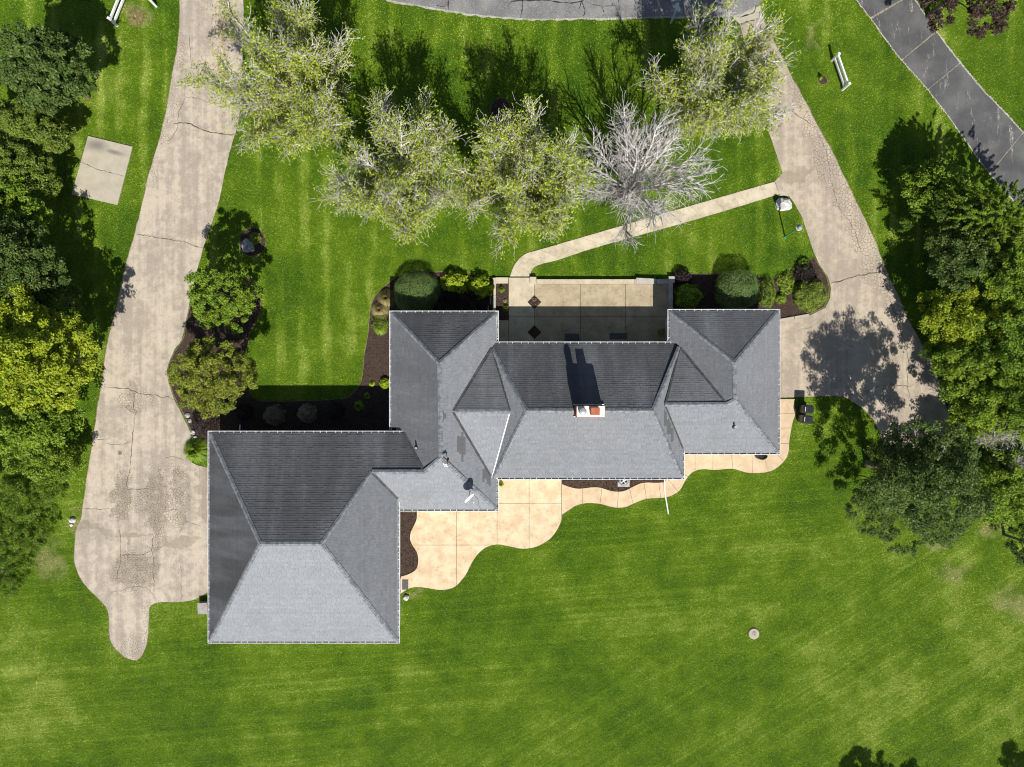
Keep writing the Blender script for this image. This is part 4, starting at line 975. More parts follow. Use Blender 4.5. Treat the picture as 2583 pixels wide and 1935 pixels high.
# white two-rail fence panels
def fence(a, b, label, h=1.05):
    pa, pb = P(*a), P(*b); d = pb-pa; L = d.length; ang = math.atan2(d.y, d.x)
    t = thing('rail_fence', label, 'fence', pa, 'white rail fence panels')
    for q in (pa, pb):
        mb = MB(); mb.box(q + Vector((0, 0, h/2-.05)), (0.13, 0.13, h+.1), rz=ang); mb.box(q + Vector((0, 0, h+.015)), (0.17, 0.17, 0.03), rz=ang, taper=.8); mb.build('post', M['white_paint'], t)
    n = Vector((-d.y, d.x, 0)).normalized()
    for z in (0.42, 0.86):
        mb = MB(); mb.box((pa+pb)/2 + Vector((0, 0, z)), (L-0.132, 0.10, 0.15), rz=ang); mb.build('rail', M['white_paint'], t)
fence((2098.4, 153.7), (2124, 227.5), 'white two-rail fence panel between the two driveways')
fence((296, 66), (334, -28), 'white fence panel reaching furthest down the left lawn'); fence((394, 17), (338, -32), 'white fence panel angled toward the pale driveway')

# rocks
def rock(u, v, r, h, label, m, seed, sq=(1, 1), name='boulder'):
    p = P(u, v); bm = bmesh.new(); bmesh.ops.create_icosphere(bm, subdivisions=4, radius=1)
    for w in bm.verts:
        q = w.co.normalized(); f = 1 + 0.28*mnoise.noise(q*1.3 + Vector((seed, 0, 0))) + 0.10*mnoise.noise(q*3.7 + Vector((0, seed, 0))) + 0.04*mnoise.noise(q*9)
        w.co = Vector((q.x*r*sq[0]*f, q.y*r*sq[1]*f, q.z*h*f + h*0.45)) + p
    me = bpy.data.meshes.new(name); bm.to_mesh(me); bm.free()
    return tag(link(name, me, m), label, 'boulder')
rock(1975, 517, 0.50, 0.30, 'pale flat boulder beside the front path', M['rock_pale'], 3, (1.15, .85))
rock(627, 621, 0.44, 0.34, 'grey boulder in the round mulch ring on the left lawn', M['rock_grey'], 9)
rock(1024.6, 1507, 0.19, 0.15, 'small white stone at the garage corner by the patio', M['rock_pale'], 5, name='stone')
rock(184, 1312, 0.20, 0.14, 'white stone beside the left edge of the driveway', M['rock_pale'], 12, (1.2, .9), name='stone')
rock(181, 1324, 0.12, 0.09, 'smallest white stone on the left driveway verge', M['rock_pale'], 15, name='stone')
for i, (u, v, r) in enumerate(((474, 1048, .16), (480, 1062, .13), (487, 1090, .17), (494, 1104, .15), (497, 1113, .12))):
    o = rock(u, v, r, r*.7, ('topmost', 'second', 'middle', 'fourth', 'lowest')[i] + ' pale edging stone between driveway and dark barberry', M['rock_grey'], 20+i, name='edging_stone'); o['group'] = 'edging stones by the barberry'

# septic lid
p = P(1901, 1598); t = thing('septic_lid', 'round concrete septic lid sunk in the back lawn', 'lid', p)
mb = MB(); mb.lathe(p, [(0.36, -0.02), (0.36, 0.07), (0.33, 0.09)], 28); mb.build('rim', M['pad_concrete'], t)
mb = MB(); mb.lathe(p + Vector((0.02, 0.02, 0.085)), [(0.16, 0), (0.16, 0.03), (0.05, 0.035)], 18); mb.build('cover', M['taupe'], t)
mb = MB(); mb.tube([p + Vector((-.02, .12, .13)), p + Vector((.05, .02, .15)), p + Vector((.03, -.1, .13))], 0.015, 6); mb.build('handle', M['dark_metal'], t)
KEEP_OUT.append(np.array([(p.x+0.42*math.cos(a_), p.y+0.42*math.sin(a_)) for a_ in np.linspace(0, 6.28, 16, endpoint=False)]))
# utility box, mats, window well, post
p = P(514, 1530); t = thing('utility_box', 'taupe utility box against the garage wall', 'utility box', p)
mb = MB(); mb.box(p + Vector((0.1, 0, 0.2)), (0.62, 0.72, 0.40), taper=0.92); mb.build('box', M['taupe'], t); mb = MB(); mb.box(p + Vector((0.1, 0, 0.42)), (0.64, 0.74, 0.04), rz=.05); mb.build('lid', M['taupe'], t)
p = P(1022, 1475, 0.07); mb = MB(); mb.box(p, (0.42, 0.68, 0.02)); tag(mb.build('doormat', M['mat_grey']), 'dark grey doormat at the garage side door', 'doormat')
p = P(1443, 851, 0.16); mb = MB(); mb.box(p, (1.0, 0.5, 0.02)); tag(mb.build('doormat', M['mat_grey']), 'pebbled doormat in the courtyard nearer the diamonds', 'doormat')
p = P(1560, 848, 0.16); mb = MB(); mb.box(p, (1.2, 0.42, 0.02)); tag(mb.build('doormat', M['mat_grey']), 'wide pebbled doormat in the courtyard nearer the right wing', 'doormat')
p = P(1916, 1145, 0); t = thing('window_well', 'dark metal window well at the right wing back wall', 'window well', p)
mb = MB()
arc = [p + Vector((0.36*math.cos(a_), -0.06-0.28*math.sin(a_), 0)) for a_ in np.linspace(0, math.pi, 13)]
for q0, q1 in zip(arc[:-1], arc[1:]):
    d = q1-q0; mb.box((q0+q1)/2 + Vector((0, 0, 0.25)), (d.length+.01, 0.03, 0.52), rz=math.atan2(d.y, d.x))
mb.build('steel_ring', M['dark_metal'], t); mb = MB(); mb.box(p + Vector((0, -.1, .08)), (.5, .2, .02)); mb.build('gravel_floor', M['grey_concrete'], t)
p = P(1692, 58); t = thing('marker_post', 'pale blue post at the edge of the road in tree shade', 'post', p)
mb = MB(); mb.box(p + Vector((0, 0, 0.8)), (0.11, 0.11, 1.7)); mb.build('post', M['pale_blue'], t); mb = MB(); mb.box(p + Vector((0, 0.12, 1.72)), (0.20, 0.46, 0.22)); mb.build('mailbox', M['pale_blue'], t)

# ------------------------------------------------------------------ vegetation
def rand_unit(n):
    v = rng.normal(size=(n, 3)); return v/np.linalg.norm(v, axis=1)[:, None]
def leaves(name, c, nrm, size, tone, mat, parent, aspect=0.55, tang=None, droop=0.0):
    n = len(c)
    nrm = nrm/(np.linalg.norm(nrm, axis=1)[:, None]+1e-9)
    t = rand_unit(n) if tang is None else tang
    t = t - nrm*(t*nrm).sum(1)[:, None]; t /= np.linalg.norm(t, axis=1)[:, None]+1e-9
    b = np.cross(nrm, t); L = size[:, None]
    v = np.stack([c - t*L*.5, c + b*L*aspect*.5 + nrm*L*.06, c + t*L*.5 - nrm*L*droop, c - b*L*aspect*.5 + nrm*L*.06], 1).reshape(-1, 3)
    v[:, 2] = np.maximum(v[:, 2], 0.03)
    f = np.arange(4*n).reshape(n, 4)
    return link(name, np_mesh(name, v, f, {'tone': np.clip(tone, 0, 1)}), M[mat], parent)
def prisms(segs, sides=4):
    s = np.array(segs, float); p0, p1, r0, r1 = s[:, 0:3], s[:, 3:6], s[:, 6], s[:, 7]
    d = p1-p0; d /= np.linalg.norm(d, axis=1)[:, None]+1e-9
    a = np.where(np.abs(d[:, 2:3]) < 0.9, np.array([[0, 0, 1.0]]), np.array([[1.0, 0, 0]]))
    x = np.cross(d, a); x /= np.linalg.norm(x, axis=1)[:, None]; y = np.cross(d, x)
    V = []
    for p, r in ((p0, r0), (p1, r1)):
        for k in range(sides):
            th = 2*math.pi*k/sides; V.append(p + (x*math.cos(th) + y*math.sin(th))*r[:, None])
    V = np.stack(V, 1); n = len(s); base = (np.arange(n)*2*sides)[:, None]
    F = np.concatenate([base + np.array([[k, (k+1) % sides, sides+(k+1) % sides, sides+k]]) for k in range(sides)], 0)
    return V.reshape(-1, 3), F

def trunk_limbs(parent, base, top, targets, r, mat='bark_brown', name='trunk'):
    segs = []
    b = np.array(base); t = np.array(top); m_ = b*0.45 + t*0.55
    segs.append([*b - np.array([0, 0, .05]), *(b + (t-b)*.3), r*1.15, r*.85]); segs.append([*(b + (t-b)*.3), *m_, r*.85, r*.6]); segs.append([*m_, *t, r*.6, r*.25])
    V, F = prisms(segs, 8)
    tr = link(name, np_mesh(name, V, F), M[mat], parent)
    ls = []
    for q in targets:
        st = b + (t-b)*rng.uniform(.3, .8); q = np.array(q); mid = st*.5+q*.5 + np.array([0, 0, .15])
        ls.append([*st, *mid, r*.38, r*.2]); ls.append([*mid, *q, r*.2, r*.06])
    if ls:
        V, F = prisms(ls, 5); link('limb', np_mesh('limb', V, F), M[mat], tr)
    return tr

def dense_tree(name, label, uv, zc, rad, mat, n_cl=80, cl_r=0.6, n_lf=180, lsize=0.2, group=None, cat='tree', rot=0.0, jag=0.22, tone=(0.15, 0.85), trunk=0.16, aspect=0.55, up=0.5, base_z=None, seed=None, flat=0.0, spiky=False, bark='bark_brown'):
    """crown seen at pixel uv with its middle zc above the ground; rad = (rx, ry, rz) in metres"""
    c = np.array(P(uv[0], uv[1], zc)); rx, ry, rz = rad
    base = (c[0], c[1], 0.0)
    t = thing(name, label, cat, base, group)
    n_cl = int(n_cl*2.3); n_lf = int(n_lf*.5); cl_r *= .66; lsize *= .88; jag *= 1.5
    d = rand_unit(n_cl*3); d = d[d[:, 2] > -0.35][:n_cl]; n_cl = len(d)
    lump = np.array([mnoise.noise(Vector(q*1.7) + Vector((c[0], c[1], 0))) for q in d])
    rr = np.clip(0.60 + 0.40*rng.random(n_cl)**0.5 + jag*lump*1.6, 0.35, 1.25)
    # a quarter of the clumps fill the inside
    inner = rng.random(n_cl) < 0.22; rr[inner] *= 0.55
    cc = d*rr[:, None]*np.array([rx, ry, rz]); 
    ca, sa = math.cos(rot), math.sin(rot); cc = np.stack([cc[:, 0]*ca - cc[:, 1]*sa, cc[:, 0]*sa + cc[:, 1]*ca, cc[:, 2]], 1)
    cc = cc + c
    cc[:, 2] = np.maximum(cc[:, 2], 0.25*cl_r if base_z is None else base_z)
    crs = cl_r*rng.uniform(0.6, 1.25, n_cl)
    ctone = rng.uniform(-0.26, 0.26, n_cl)
    k = np.repeat(np.arange(n_cl), n_lf); N = len(k)
    dd = rand_unit(N); dd[:, 2] = np.abs(dd[:, 2])*0.9 - 0.25*(rng.random(N) < .35)
    if spiky:
        out = d[k]*np.array([1, 1, .35]); s_ = rng.random(N)**1.2
        pos_ = cc[k] + out*(s_*crs[k]*1.9)[:, None] + dd*((1-s_*.75)*crs[k]*.42)[:, None]
    else:
        pos_ = cc[k] + dd*(crs[k]*(0.45+0.6*rng.random(N)))[:, None]*np.array([1.1, 1.1, 0.75])
    nr = dd*0.55 + rand_unit(N)*0.75 + np.array([0, 0, up])
    tn = tone[0] + (tone[1]-tone[0])*np.clip(rng.normal(0.5, 0.22, N) + ctone[k], 0, 1)
    leaves('crown', pos_, nr, lsize*rng.uniform(0.6, 1.3, N), tn, mat, t, aspect)
    if trunk: 
        tg = cc[rng.choice(n_cl, min(9, n_cl), replace=False)]
        trunk_limbs(t, base, (c[0], c[1], zc + rz*0.4), tg, trunk, bark)
    return t

def shrub(name, label, uv, r, h, mat, n=2600, lsize=0.09, aspect=0.5, group=None, dome=0.5, lump=0.12, tone=(0.1, 0.9), cat='shrub', box=2.0, twig=True):
    """mounded shrub standing on the bed; r = (rx, ry) m"""
    c = np.array(P(uv[0], uv[1], h*0.55)); base = (c[0], c[1], 0.0); t = thing(name, label, cat, base, group)
    d = rand_unit(n); d[:, 2] = np.abs(d[:, 2])
    e = box; q = d/((np.abs(d)**e).sum(1)**(1/e))[:, None]
    lm = np.array([mnoise.noise(Vector(x*2.6) + Vector((c[0]*3, c[1]*3, 1))) for x in d])
    f = (0.90 + lump*lm*1.8 + rng.normal(0, .035, n)) * np.where(rng.random(n) < .2, rng.uniform(.75, 1, n), 1)
    p_ = q*f[:, None]*np.array([r[0], r[1], h]) + np.array([c[0], c[1], 0.0]); p_[:, 2] = np.maximum(p_[:, 2], 0.04)
    nr = d*0.8 + rand_unit(n)*0.8 + np.array([0, 0, .25])
    tn = tone[0] + (tone[1]-tone[0])*np.clip(0.5 + lm*0.45 + rng.normal(0, .2, n), 0, 1)
    leaves('foliage', p_, nr, lsize*rng.uniform(.6, 1.4, n), tn, mat, t, aspect)
    # woody inside so that it never reads as hollow
    ns = 26; dirs = rand_unit(ns); dirs[:, 2] = np.abs(dirs[:, 2]) + .3
    sg = [[c[0], c[1], 0.0, c[0]+x[0]*r[0]*.75, c[1]+x[1]*r[1]*.75, min(h*.85, x[2]*h*.75), .02, .006] for x in dirs]
    V, F = prisms(sg, 4); link('stem', np_mesh('stem', V, F), M['bark_brown'], t)
    return t

def blade_clump(name, label, uv, r, h, mat, n=500, w=0.03, group=None, cat='plant', tone=(0.2, 0.9), arch=0.5):
    p = np.array(P(uv[0], uv[1], h*.4)); p[2] = 0; t = thing(name, label, cat, tuple(p), group)
    a = rng.uniform(0, 2*math.pi, n); rr = r*np.sqrt(rng.uniform(.05, 1, n)); hh = h*(1-.55*(rr/r)**2)*rng.uniform(.6, 1.1, n)
    dirv = np.stack([np.cos(a), np.sin(a), np.zeros(n)], 1); side = np.stack([-np.sin(a), np.cos(a), np.zeros(n)], 1)*w*.5
    b0 = p + dirv*(rr*.12)[:, None] + np.array([0, 0, .02]); m1 = p + dirv*(rr*.55)[:, None]; m1[:, 2] = hh; e = p + dirv*rr[:, None]; e[:, 2] = np.maximum(hh*(1-arch), .05)
    V = np.stack([b0-side, b0+side, m1+side, m1-side, e], 1).reshape(-1, 3); o = (np.arange(n)*5)[:, None]
    F = np.concatenate([o+np.array([[0, 1, 2, 3]]), o+np.array([[3, 2, 4, 4]])], 0)
    V2 = V; me = py_mesh(name, V2, [list(map(int, f)) if f[2] != f[3] else [int(f[0]), int(f[1]), int(f[2])] for f in F], {'tone': np.tile(rng.uniform(tone[0], tone[1], n), 2)})
    link('leaf_blades', me, M[mat], t); return t

def branching_tree(name, label, uv, height, spread, leaf_n, leaf_mat='leaf_spring', seed=0, n_limb=7, dens=1.0, lean=(0, 0), group='thin-leaved trees on the front lawn', bark='bark_pale', lsize=0.10, cat='tree', fork=1.1, max_tilt=0.74):
    R = np.random.default_rng(seed); base = np.array(P(*uv)); t = thing(name, label, cat, tuple(base), group)
    trunk = []; br = []; tips = []
    f0 = base + np.array([lean[0]*.2, lean[1]*.2, fork])
    trunk.append([*(base - np.array([0, 0, .05])), *(base*.5+f0*.5), .20, .16]); trunk.append([*(base*.5+f0*.5), *f0, .16, .15])
    def grow(p, d, L, r, nseg, up, wig):
        pts = [p]; d = d/np.linalg.norm(d)
        for i in range(nseg):
            d = d + R.normal(0, wig, 3) + np.array([0, 0, up]); d /= np.linalg.norm(d)
            q = p + d*L/nseg; r1 = r*(1-.75*(i+1)/nseg); r0 = r*(1-.75*i/nseg)
            br.append([*p, *q, max(r0, .011), max(r1, .009)]); p = q; pts.append((p)); 
        return pts
    limbs = []
    for i in range(n_limb):
        a = 2.39996*i + R.uniform(-.3, .3); tilt = max_tilt*math.sqrt((i+.5)/n_limb) + R.uniform(-.06, .06)
        d = np.array([math.cos(a)*math.sin(tilt)+lean[0]*.1, math.sin(a)*math.sin(tilt)+lean[1]*.1, math.cos(tilt)])
        L = (height-fork)*R.uniform(.90, 1.02)*(1.0 - .34*tilt)
        limbs.append((grow(f0 + R.normal(0, .05, 3), d, L, .115, 9, .03, .06), L))
    for pts, L in limbs:
        for j in range(2, len(pts)):
            for _ in range(int(R.integers(2, 4))):
                p = pts[j-1] + (pts[j]-pts[j-1])*R.random(); ax = pts[j]-pts[j-1]; ax /= np.linalg.norm(ax)
                sd_ = R.normal(size=3); sd_ -= ax*(sd_@ax); sd_ /= np.linalg.norm(sd_)
                outw = p - base; outw[2] = 0; outw /= np.linalg.norm(outw)+.3
                d = ax*.70 + sd_*.55 + outw*.40 + np.array([0, 0, .06])
                bl = spread*R.uniform(.38, .72)*(1.05-.45*j/len(pts))
                bpts = grow(p, d, bl, .046, 5, .04, .08)
                for k in range(1, len(bpts)):
                    for _2 in range(int(R.integers(2, 4)*dens)):
                        p2 = bpts[k-1] + (bpts[k]-bpts[k-1])*R.random(); d2 = (bpts[k]-bpts[k-1])/bl*5*.9 + R.normal(0, .48, 3) + np.array([0, 0, .05])
                        tp_ = grow(p2, d2, R.uniform(.45, .95), .019, 3, .03, .12)
                        tips.append(tp_[1]); tips.append(tp_[2]); tips.append(tp_[3])
                        for _3 in range(int(1*dens+R.random())):
                            kk = int(R.integers(1, 4)); d3 = (tp_[kk]-tp_[kk-1])/np.linalg.norm(tp_[kk]-tp_[kk-1]) + R.normal(0, .42, 3)
                            tt = grow(tp_[kk], d3, R.uniform(.2, .5), .013, 2, .02, .12); tips.append(tt[2])
    V, F = prisms(trunk, 10); tr = link('trunk', np_mesh('trunk', V, F), M[bark], t)
    V, F = prisms(br, 3); link('branches', np_mesh('branches', V, F), M[bark], tr)
    tips = np.array(tips)
    if leaf_n:
        k = R.integers(0, len(tips), leaf_n); n = leaf_n
        # leaves gather toward some twigs and leave others bare
        w_ = np.array([mnoise.noise(Vector(x*.55) + Vector((seed*3.1, 0, 0))) for x in tips]); keep = w_[k] + R.normal(0, .22, n) > -.24
        k = k[keep]; n = len(k)
        pp = tips[k] + R.normal(0, .10, (n, 3)); nr = R.normal(size=(n, 3))*.8 + np.array([0, 0, .7])
        leaves('crown', pp, nr, lsize*R.uniform(.6, 1.35, n), R.uniform(.05, 1, n), leaf_mat, t, .6)
    return t

G = 'thin-leaved trees on the front lawn'
branching_tree('ornamental_tree', 'leafiest front-lawn tree overhanging the pale driveway', (802, 292), 9.8, 3.4, 72000, seed=11, n_limb=21, lean=(.1, -.4), group=G, lsize=.125)
branching_tree('ornamental_tree', 'thin-leaved front-lawn tree, second from the pale driveway', (1036, 476), 9.4, 3.2, 46000, seed=12, n_limb=19, lean=(-.2, -1.2), group=G, lsize=.135)
branching_tree('ornamental_tree', 'thin-leaved front-lawn tree directly left of the bare dead tree', (1322, 482), 9.6, 3.2, 52000, seed=13, n_limb=19, lean=(-.5, -1.4), group=G, lsize=.135)
branching_tree('dead_tree', 'bare grey dead tree next to the front path', (1577, 487), 8.8, 3.4, 0, seed=14, n_limb=17, dens=.8, max_tilt=.95, lean=(.5, -.35), group=None)
branching_tree('ornamental_tree', 'sparse green tree overhanging the turnaround entrance', (1750, 296), 9.4, 3.2, 44000, seed=15, n_limb=19, lean=(.2, -.4), group=G, lsize=.135)

# trees on the left boundary
GL = 'trees along the left boundary'
dense_tree('broadleaf_tree', 'dark glossy round tree near the top left fence', (122, 178), 4.0, (2.7, 2.4, 2.4), 'leaf_dark', 130, .50, 230, .20, GL, jag=.12, tone=(.15, .9), trunk=.18)
dense_tree('evergreen_tree', 'olive green tree just above the concrete pad level', (72, 318), 2.3, (2.9, 1.4, 1.5), 'leaf_olive', 110, .42, 220, .16, GL, rot=-.35, jag=.10, trunk=.15)
dense_tree('evergreen_tree', 'broad olive green tree left of the concrete pad', (46, 428), 2.3, (2.7, 1.8, 1.6), 'leaf_olive', 120, .42, 220, .16, GL, rot=-.3, jag=.10, trunk=.15)
dense_tree('broadleaf_tree', 'mid green tree below the concrete pad at the left edge', (25, 545), 3.0, (2.4, 2.0, 1.8), 'leaf_mid', 90, .5, 200, .17, GL, trunk=.15)
dense_tree('broadleaf_tree', 'shaded dark green tree at the left edge above the yellow tree', (40, 660), 4.0, (2.7, 2.4, 2.4), 'leaf_dark', 110, .55, 200, .18, GL, trunk=.17)
dense_tree('broadleaf_tree', 'small dark tree between shaded tree and yellow tree', (125, 745), 2.4, (1.7, 1.4, 1.5), 'leaf_dark', 50, .45, 160, .17, GL, trunk=.12)
dense_tree('broadleaf_tree', 'bright yellow-green tree at the left driveway edge', (110, 905), 4.6, (3.3, 2.9, 2.6), 'leaf_yellow', 130, .55, 210, .22, GL, jag=.20, trunk=.2)
dense_tree('broadleaf_tree', 'yellow-green tree at the left edge behind the brightest one', (20, 820), 4.4, (2.4, 2.0, 2.2), 'leaf_yellow', 80, .5, 190, .20, GL, trunk=.16)
dense_tree('broadleaf_tree', 'mid green tree in shade below the yellow-green tree', (70, 1075), 3.4, (2.9, 1.7, 2.0), 'leaf_mid', 90, .5, 190, .19, GL, trunk=.15)
dense_tree('broadleaf_tree', 'loose green thicket tree at the left edge beside driveway', (120, 1165), 1.7, (2.2, 1.3, 1.3), 'leaf_mid', 60, .45, 170, .16, GL, trunk=.1)
dense_tree('brush_thicket', 'olive brush thicket at the left edge', (55, 1240), 1.3, (2.7, 1.8, 1.1), 'leaf_mid', 110, .40, 170, .17, GL, cat='bush', tone=(.05, .75), trunk=.07, aspect=.22)
dense_tree('brush_thicket', 'weedy olive brush left of the driveway bulge', (35, 1350), 1.0, (2.2, 1.9, .9), 'leaf_mid', 100, .36, 160, .16, GL, cat='bush', tone=(.05, .75), trunk=.06, aspect=.22)
dense_tree('brush_thicket', 'low dark weeds at the lower left edge', (10, 1450), .7, (1.6, 1.5, .6), 'leaf_mid', 60, .32, 150, .14, GL, cat='bush', trunk=.05, aspect=.22, tone=(.0, .6))

# trees beside the left drive
dense_tree('broadleaf_tree', 'round green tree between the two mulch ends by the pale driveway', (567, 745), 3.2, (2.05, 2.05, 2.0), 'leaf_mid', 110, .34, 210, .14, None, jag=.12, trunk=.12)
dense_tree('maple_tree', 'rust-tinted yellow-green tree at the garage end of the pale driveway', (536, 950), 3.5, (2.6, 2.35, 2.1), 'leaf_maple', 120, .40, 230, .14, None, jag=.14, trunk=.13)

# woods on the right
GR = 'trees in the woods on the right'
dense_tree('broadleaf_tree', 'mid green tree at the top of the woods', (2350, 470), 2.3, (2.0, 1.6, 1.6), 'leaf_mid', 90, .5, 200, .17, GR, trunk=.16)
dense_tree('cedar_tree', 'spiky cedar nearest the dark asphalt driveway', (2490, 550), 4.4, (2.1, 1.8, 3.5), 'leaf_cedar', 130, .42, 190, .17, GR, spiky=True, aspect=.35, trunk=.16)
dense_tree('cedar_tree', 'spiky cedar at the right edge below the asphalt driveway', (2595, 600), 4.4, (2.0, 1.9, 2.7), 'leaf_cedar', 110, .42, 180, .17, GR, spiky=True, aspect=.35, trunk=.15)
dense_tree('cedar_tree', 'shaded cedar on the turnaround side of the woods', (2395, 575), 2.6, (2.2, 1.6, 2.0), 'leaf_cedar', 90, .42, 170, .17, GR, spiky=True, aspect=.35, trunk=.14, tone=(.0, .5))
dense_tree('broadleaf_tree', 'blue-green leafy tree in the upper middle of the woods', (2440, 665), 3.6, (2.5, 2.1, 1.8), 'leaf_dark', 100, .48, 200, .15, GR, trunk=.16, tone=(.2, 1))
dense_tree('broadleaf_tree', 'mid green tree at the right edge of the woods', (2545, 720), 4.6, (2.3, 2.3, 2.4), 'leaf_mid', 95, .5, 200, .16, GR, trunk=.16)
dense_tree('broadleaf_tree', 'bright yellow-green tree in the middle of the woods', (2432, 800), 3.6, (2.7, 2.0, 1.8), 'leaf_yellow', 110, .5, 210, .16, GR, trunk=.17, tone=(.0, .75))
dense_tree('broadleaf_tree', 'dark tree at the right edge beside the yellow-green one', (2555, 860), 4.6, (2.4, 2.3, 2.4), 'leaf_mid', 95, .5, 200, .16, GR, trunk=.16, tone=(0, .7))
dense_tree('broadleaf_tree', 'glossy green tree below the yellow-green woodland tree', (2452, 930), 3.5, (2.5, 2.1, 1.8), 'leaf_mid', 110, .5, 210, .15, GR, trunk=.16)
dense_tree('broadleaf_tree', 'leafy green tree overhanging the turnaround end', (2480, 1030), 3.3, (2.3, 1.6, 1.7), 'leaf_mid', 90, .48, 200, .15, GR, trunk=.15, tone=(.2, 1))
dense_tree('broadleaf_tree', 'green tree at the right edge beside the bare twigs', (2575, 1010), 4.6, (1.9, 2.2, 2.4), 'leaf_mid', 85, .5, 190, .16, GR, trunk=.15)
branching_tree('dead_tree', 'bare twiggy half-dead tree inside the woods', (2440, 1105), 4.6, 2.3, 1500, leaf_mat='leaf_yellow', seed=31, n_limb=6, group=None, fork=.7, lsize=.14, lean=(.6, .3))
dense_tree('broadleaf_tree', 'dark low tree under the bare twigs in the woods', (2490, 1150), 2.2, (2.8, 1.5, 1.6), 'leaf_dark', 80, .48, 180, .16, GR, trunk=.12, tone=(.0, .6))
dense_tree('broadleaf_tree', 'large dark tree spreading over the back lawn', (2305, 1195), 5.4, (3.0, 2.8, 3.9), 'leaf_dark', 220, .52, 200, .15, GR, jag=.30, trunk=.22, tone=(.15, .95))
dense_tree('broadleaf_tree', 'low spreading branches of the large dark tree over the lawn edge', (2300, 1290), 2.6, (3.6, 2.2, 1.4), 'leaf_dark', 90, .42, 180, .14, GR, jag=.3, trunk=.12, tone=(.15, .95))  # wide lower crown of the large tree, added as a separate tree object
dense_tree('broadleaf_tree', 'green tree at the right edge below the dead twigs', (2510, 1235), 3.4, (2.6, 2.2, 2.0), 'leaf_mid', 100, .5, 200, .15, GR, trunk=.15)
dense_tree('broadleaf_tree', 'lowest dark tree at the right edge of the lawn', (2600, 1370), 2.4, (1.2, 1.6, 1.6), 'leaf_dark', 50, .4, 160, .15, GR, trunk=.1)
dense_tree('plum_tree', 'purple-leaved tree at the top right corner', (2452, -52), 4.4, (3.5, 2.9, 2.5), 'leaf_purple', 130, .5, 190, .20, None, jag=.12, trunk=.2)
# trees just south of the frame, known by the shadows they throw onto the lawn
GS = 'trees behind the back lawn'
for (u, v, h, lab) in ((2292, 2304, 8.2, 'pointed evergreen behind the back lawn, leftmost of its row'), (2345, 2306, 8.1, 'pointed evergreen behind the back lawn, second of its row'), (2434, 2320, 7.6, 'pointed evergreen behind the back lawn, third of its row'), (2738, 2294, 8.3, 'pointed evergreen behind the back lawn near the right corner')):
    dense_tree('evergreen_tree', lab, (u, v), 4.0, (1.25, 1.25, h-4.0), 'leaf_dark', 70, .45, 140, .2, GS, trunk=.16)

# shrubs in the beds
GF = 'foundation shrubs'
shrub('yew_shrub', 'large domed clipped yew at the left wing corner', (1048, 736), (1.6, 1.45), 1.85, 'leaf_yew', 14000, .085, .3, None, box=2.6, lump=.05)
shrub('lime_shrub', 'lime green leafy shrub beside the domed yew', (1148, 712), (1.0, .75), 1.0, 'leaf_lime', 2600, .13, .6, None, lump=.2)
shrub('lime_shrub', 'lime green leafy shrub beside the courtyard bed', (1212, 722), (.95, .80), 1.0, 'leaf_lime', 2600, .13, .6, None, lump=.2)
for i, (u, v, r, lab) in enumerate(((1138, 748, .55, 'dark barberry below the first lime shrub'), (1195, 738, .5, 'dark barberry between lime shrub and wing roof'), (1106, 770, .55, 'shaded barberry right of the domed yew'), (1165, 772, .6, 'shaded barberry in the middle of the left bed'), (1220, 768, .5, 'shaded barberry beside the courtyard wall'))):
    shrub('barberry_shrub', lab, (u, v), (r, r*.9), .75, 'leaf_barberry', 1500, .07, .55, GF)
shrub('barberry_shrub', 'dark barberry at the courtyard corner of the right bed', (1722, 698), (.72, .60), .8, 'leaf_barberry', 1900, .075, .55, GF)
shrub('green_shrub', 'round green shrub beside the right courtyard wall', (1738, 744), (1.0, .85), 1.05, 'leaf_mid', 2800, .11, .6, GF, lump=.2, tone=(.3, 1))
shrub('yew_shrub', 'tall clipped block yew in front of the right wing', (1864, 728), (1.4, 1.3), 1.95, 'leaf_yew', 13000, .085, .3, None, box=4.0, lump=.04)
shrub('green_shrub', 'narrow green shrub right of the block yew', (1938, 738), (.62, 1.05), .85, 'leaf_mid', 2400, .08, .5, GF, lump=.2)
shrub('green_shrub', 'low green groundcover plant between the yew and barberry', (1985, 712), (.62, .75), .45, 'leaf_mid', 1700, .09, .5, GF, lump=.3, tone=(.3, 1))
shrub('green_shrub', 'small green plant in the mulch left of the big round shrub', (1972, 752), (.35, .38), .40, 'leaf_mid', 800, .09, .5, GF, lump=.3, tone=(.3, 1))
shrub('barberry_shrub', 'dark purple barberry at the tip of the right bed', (2034, 690), (.80, .95), .85, 'leaf_barberry', 2600, .075, .55, GF)
shrub('green_shrub', 'dark green shrub above the purple barberry tip', (2030, 664), (.45, .40), .5, 'leaf_mid', 700, .09, .5, GF)
shrub('boxwood_shrub', 'large round yellow-green shrub beside the turnaround', (2049, 741), (1.20, 1.15), 1.15, 'leaf_olive', 6500, .09, .6, None, lump=.10, tone=(.25, 1.0))
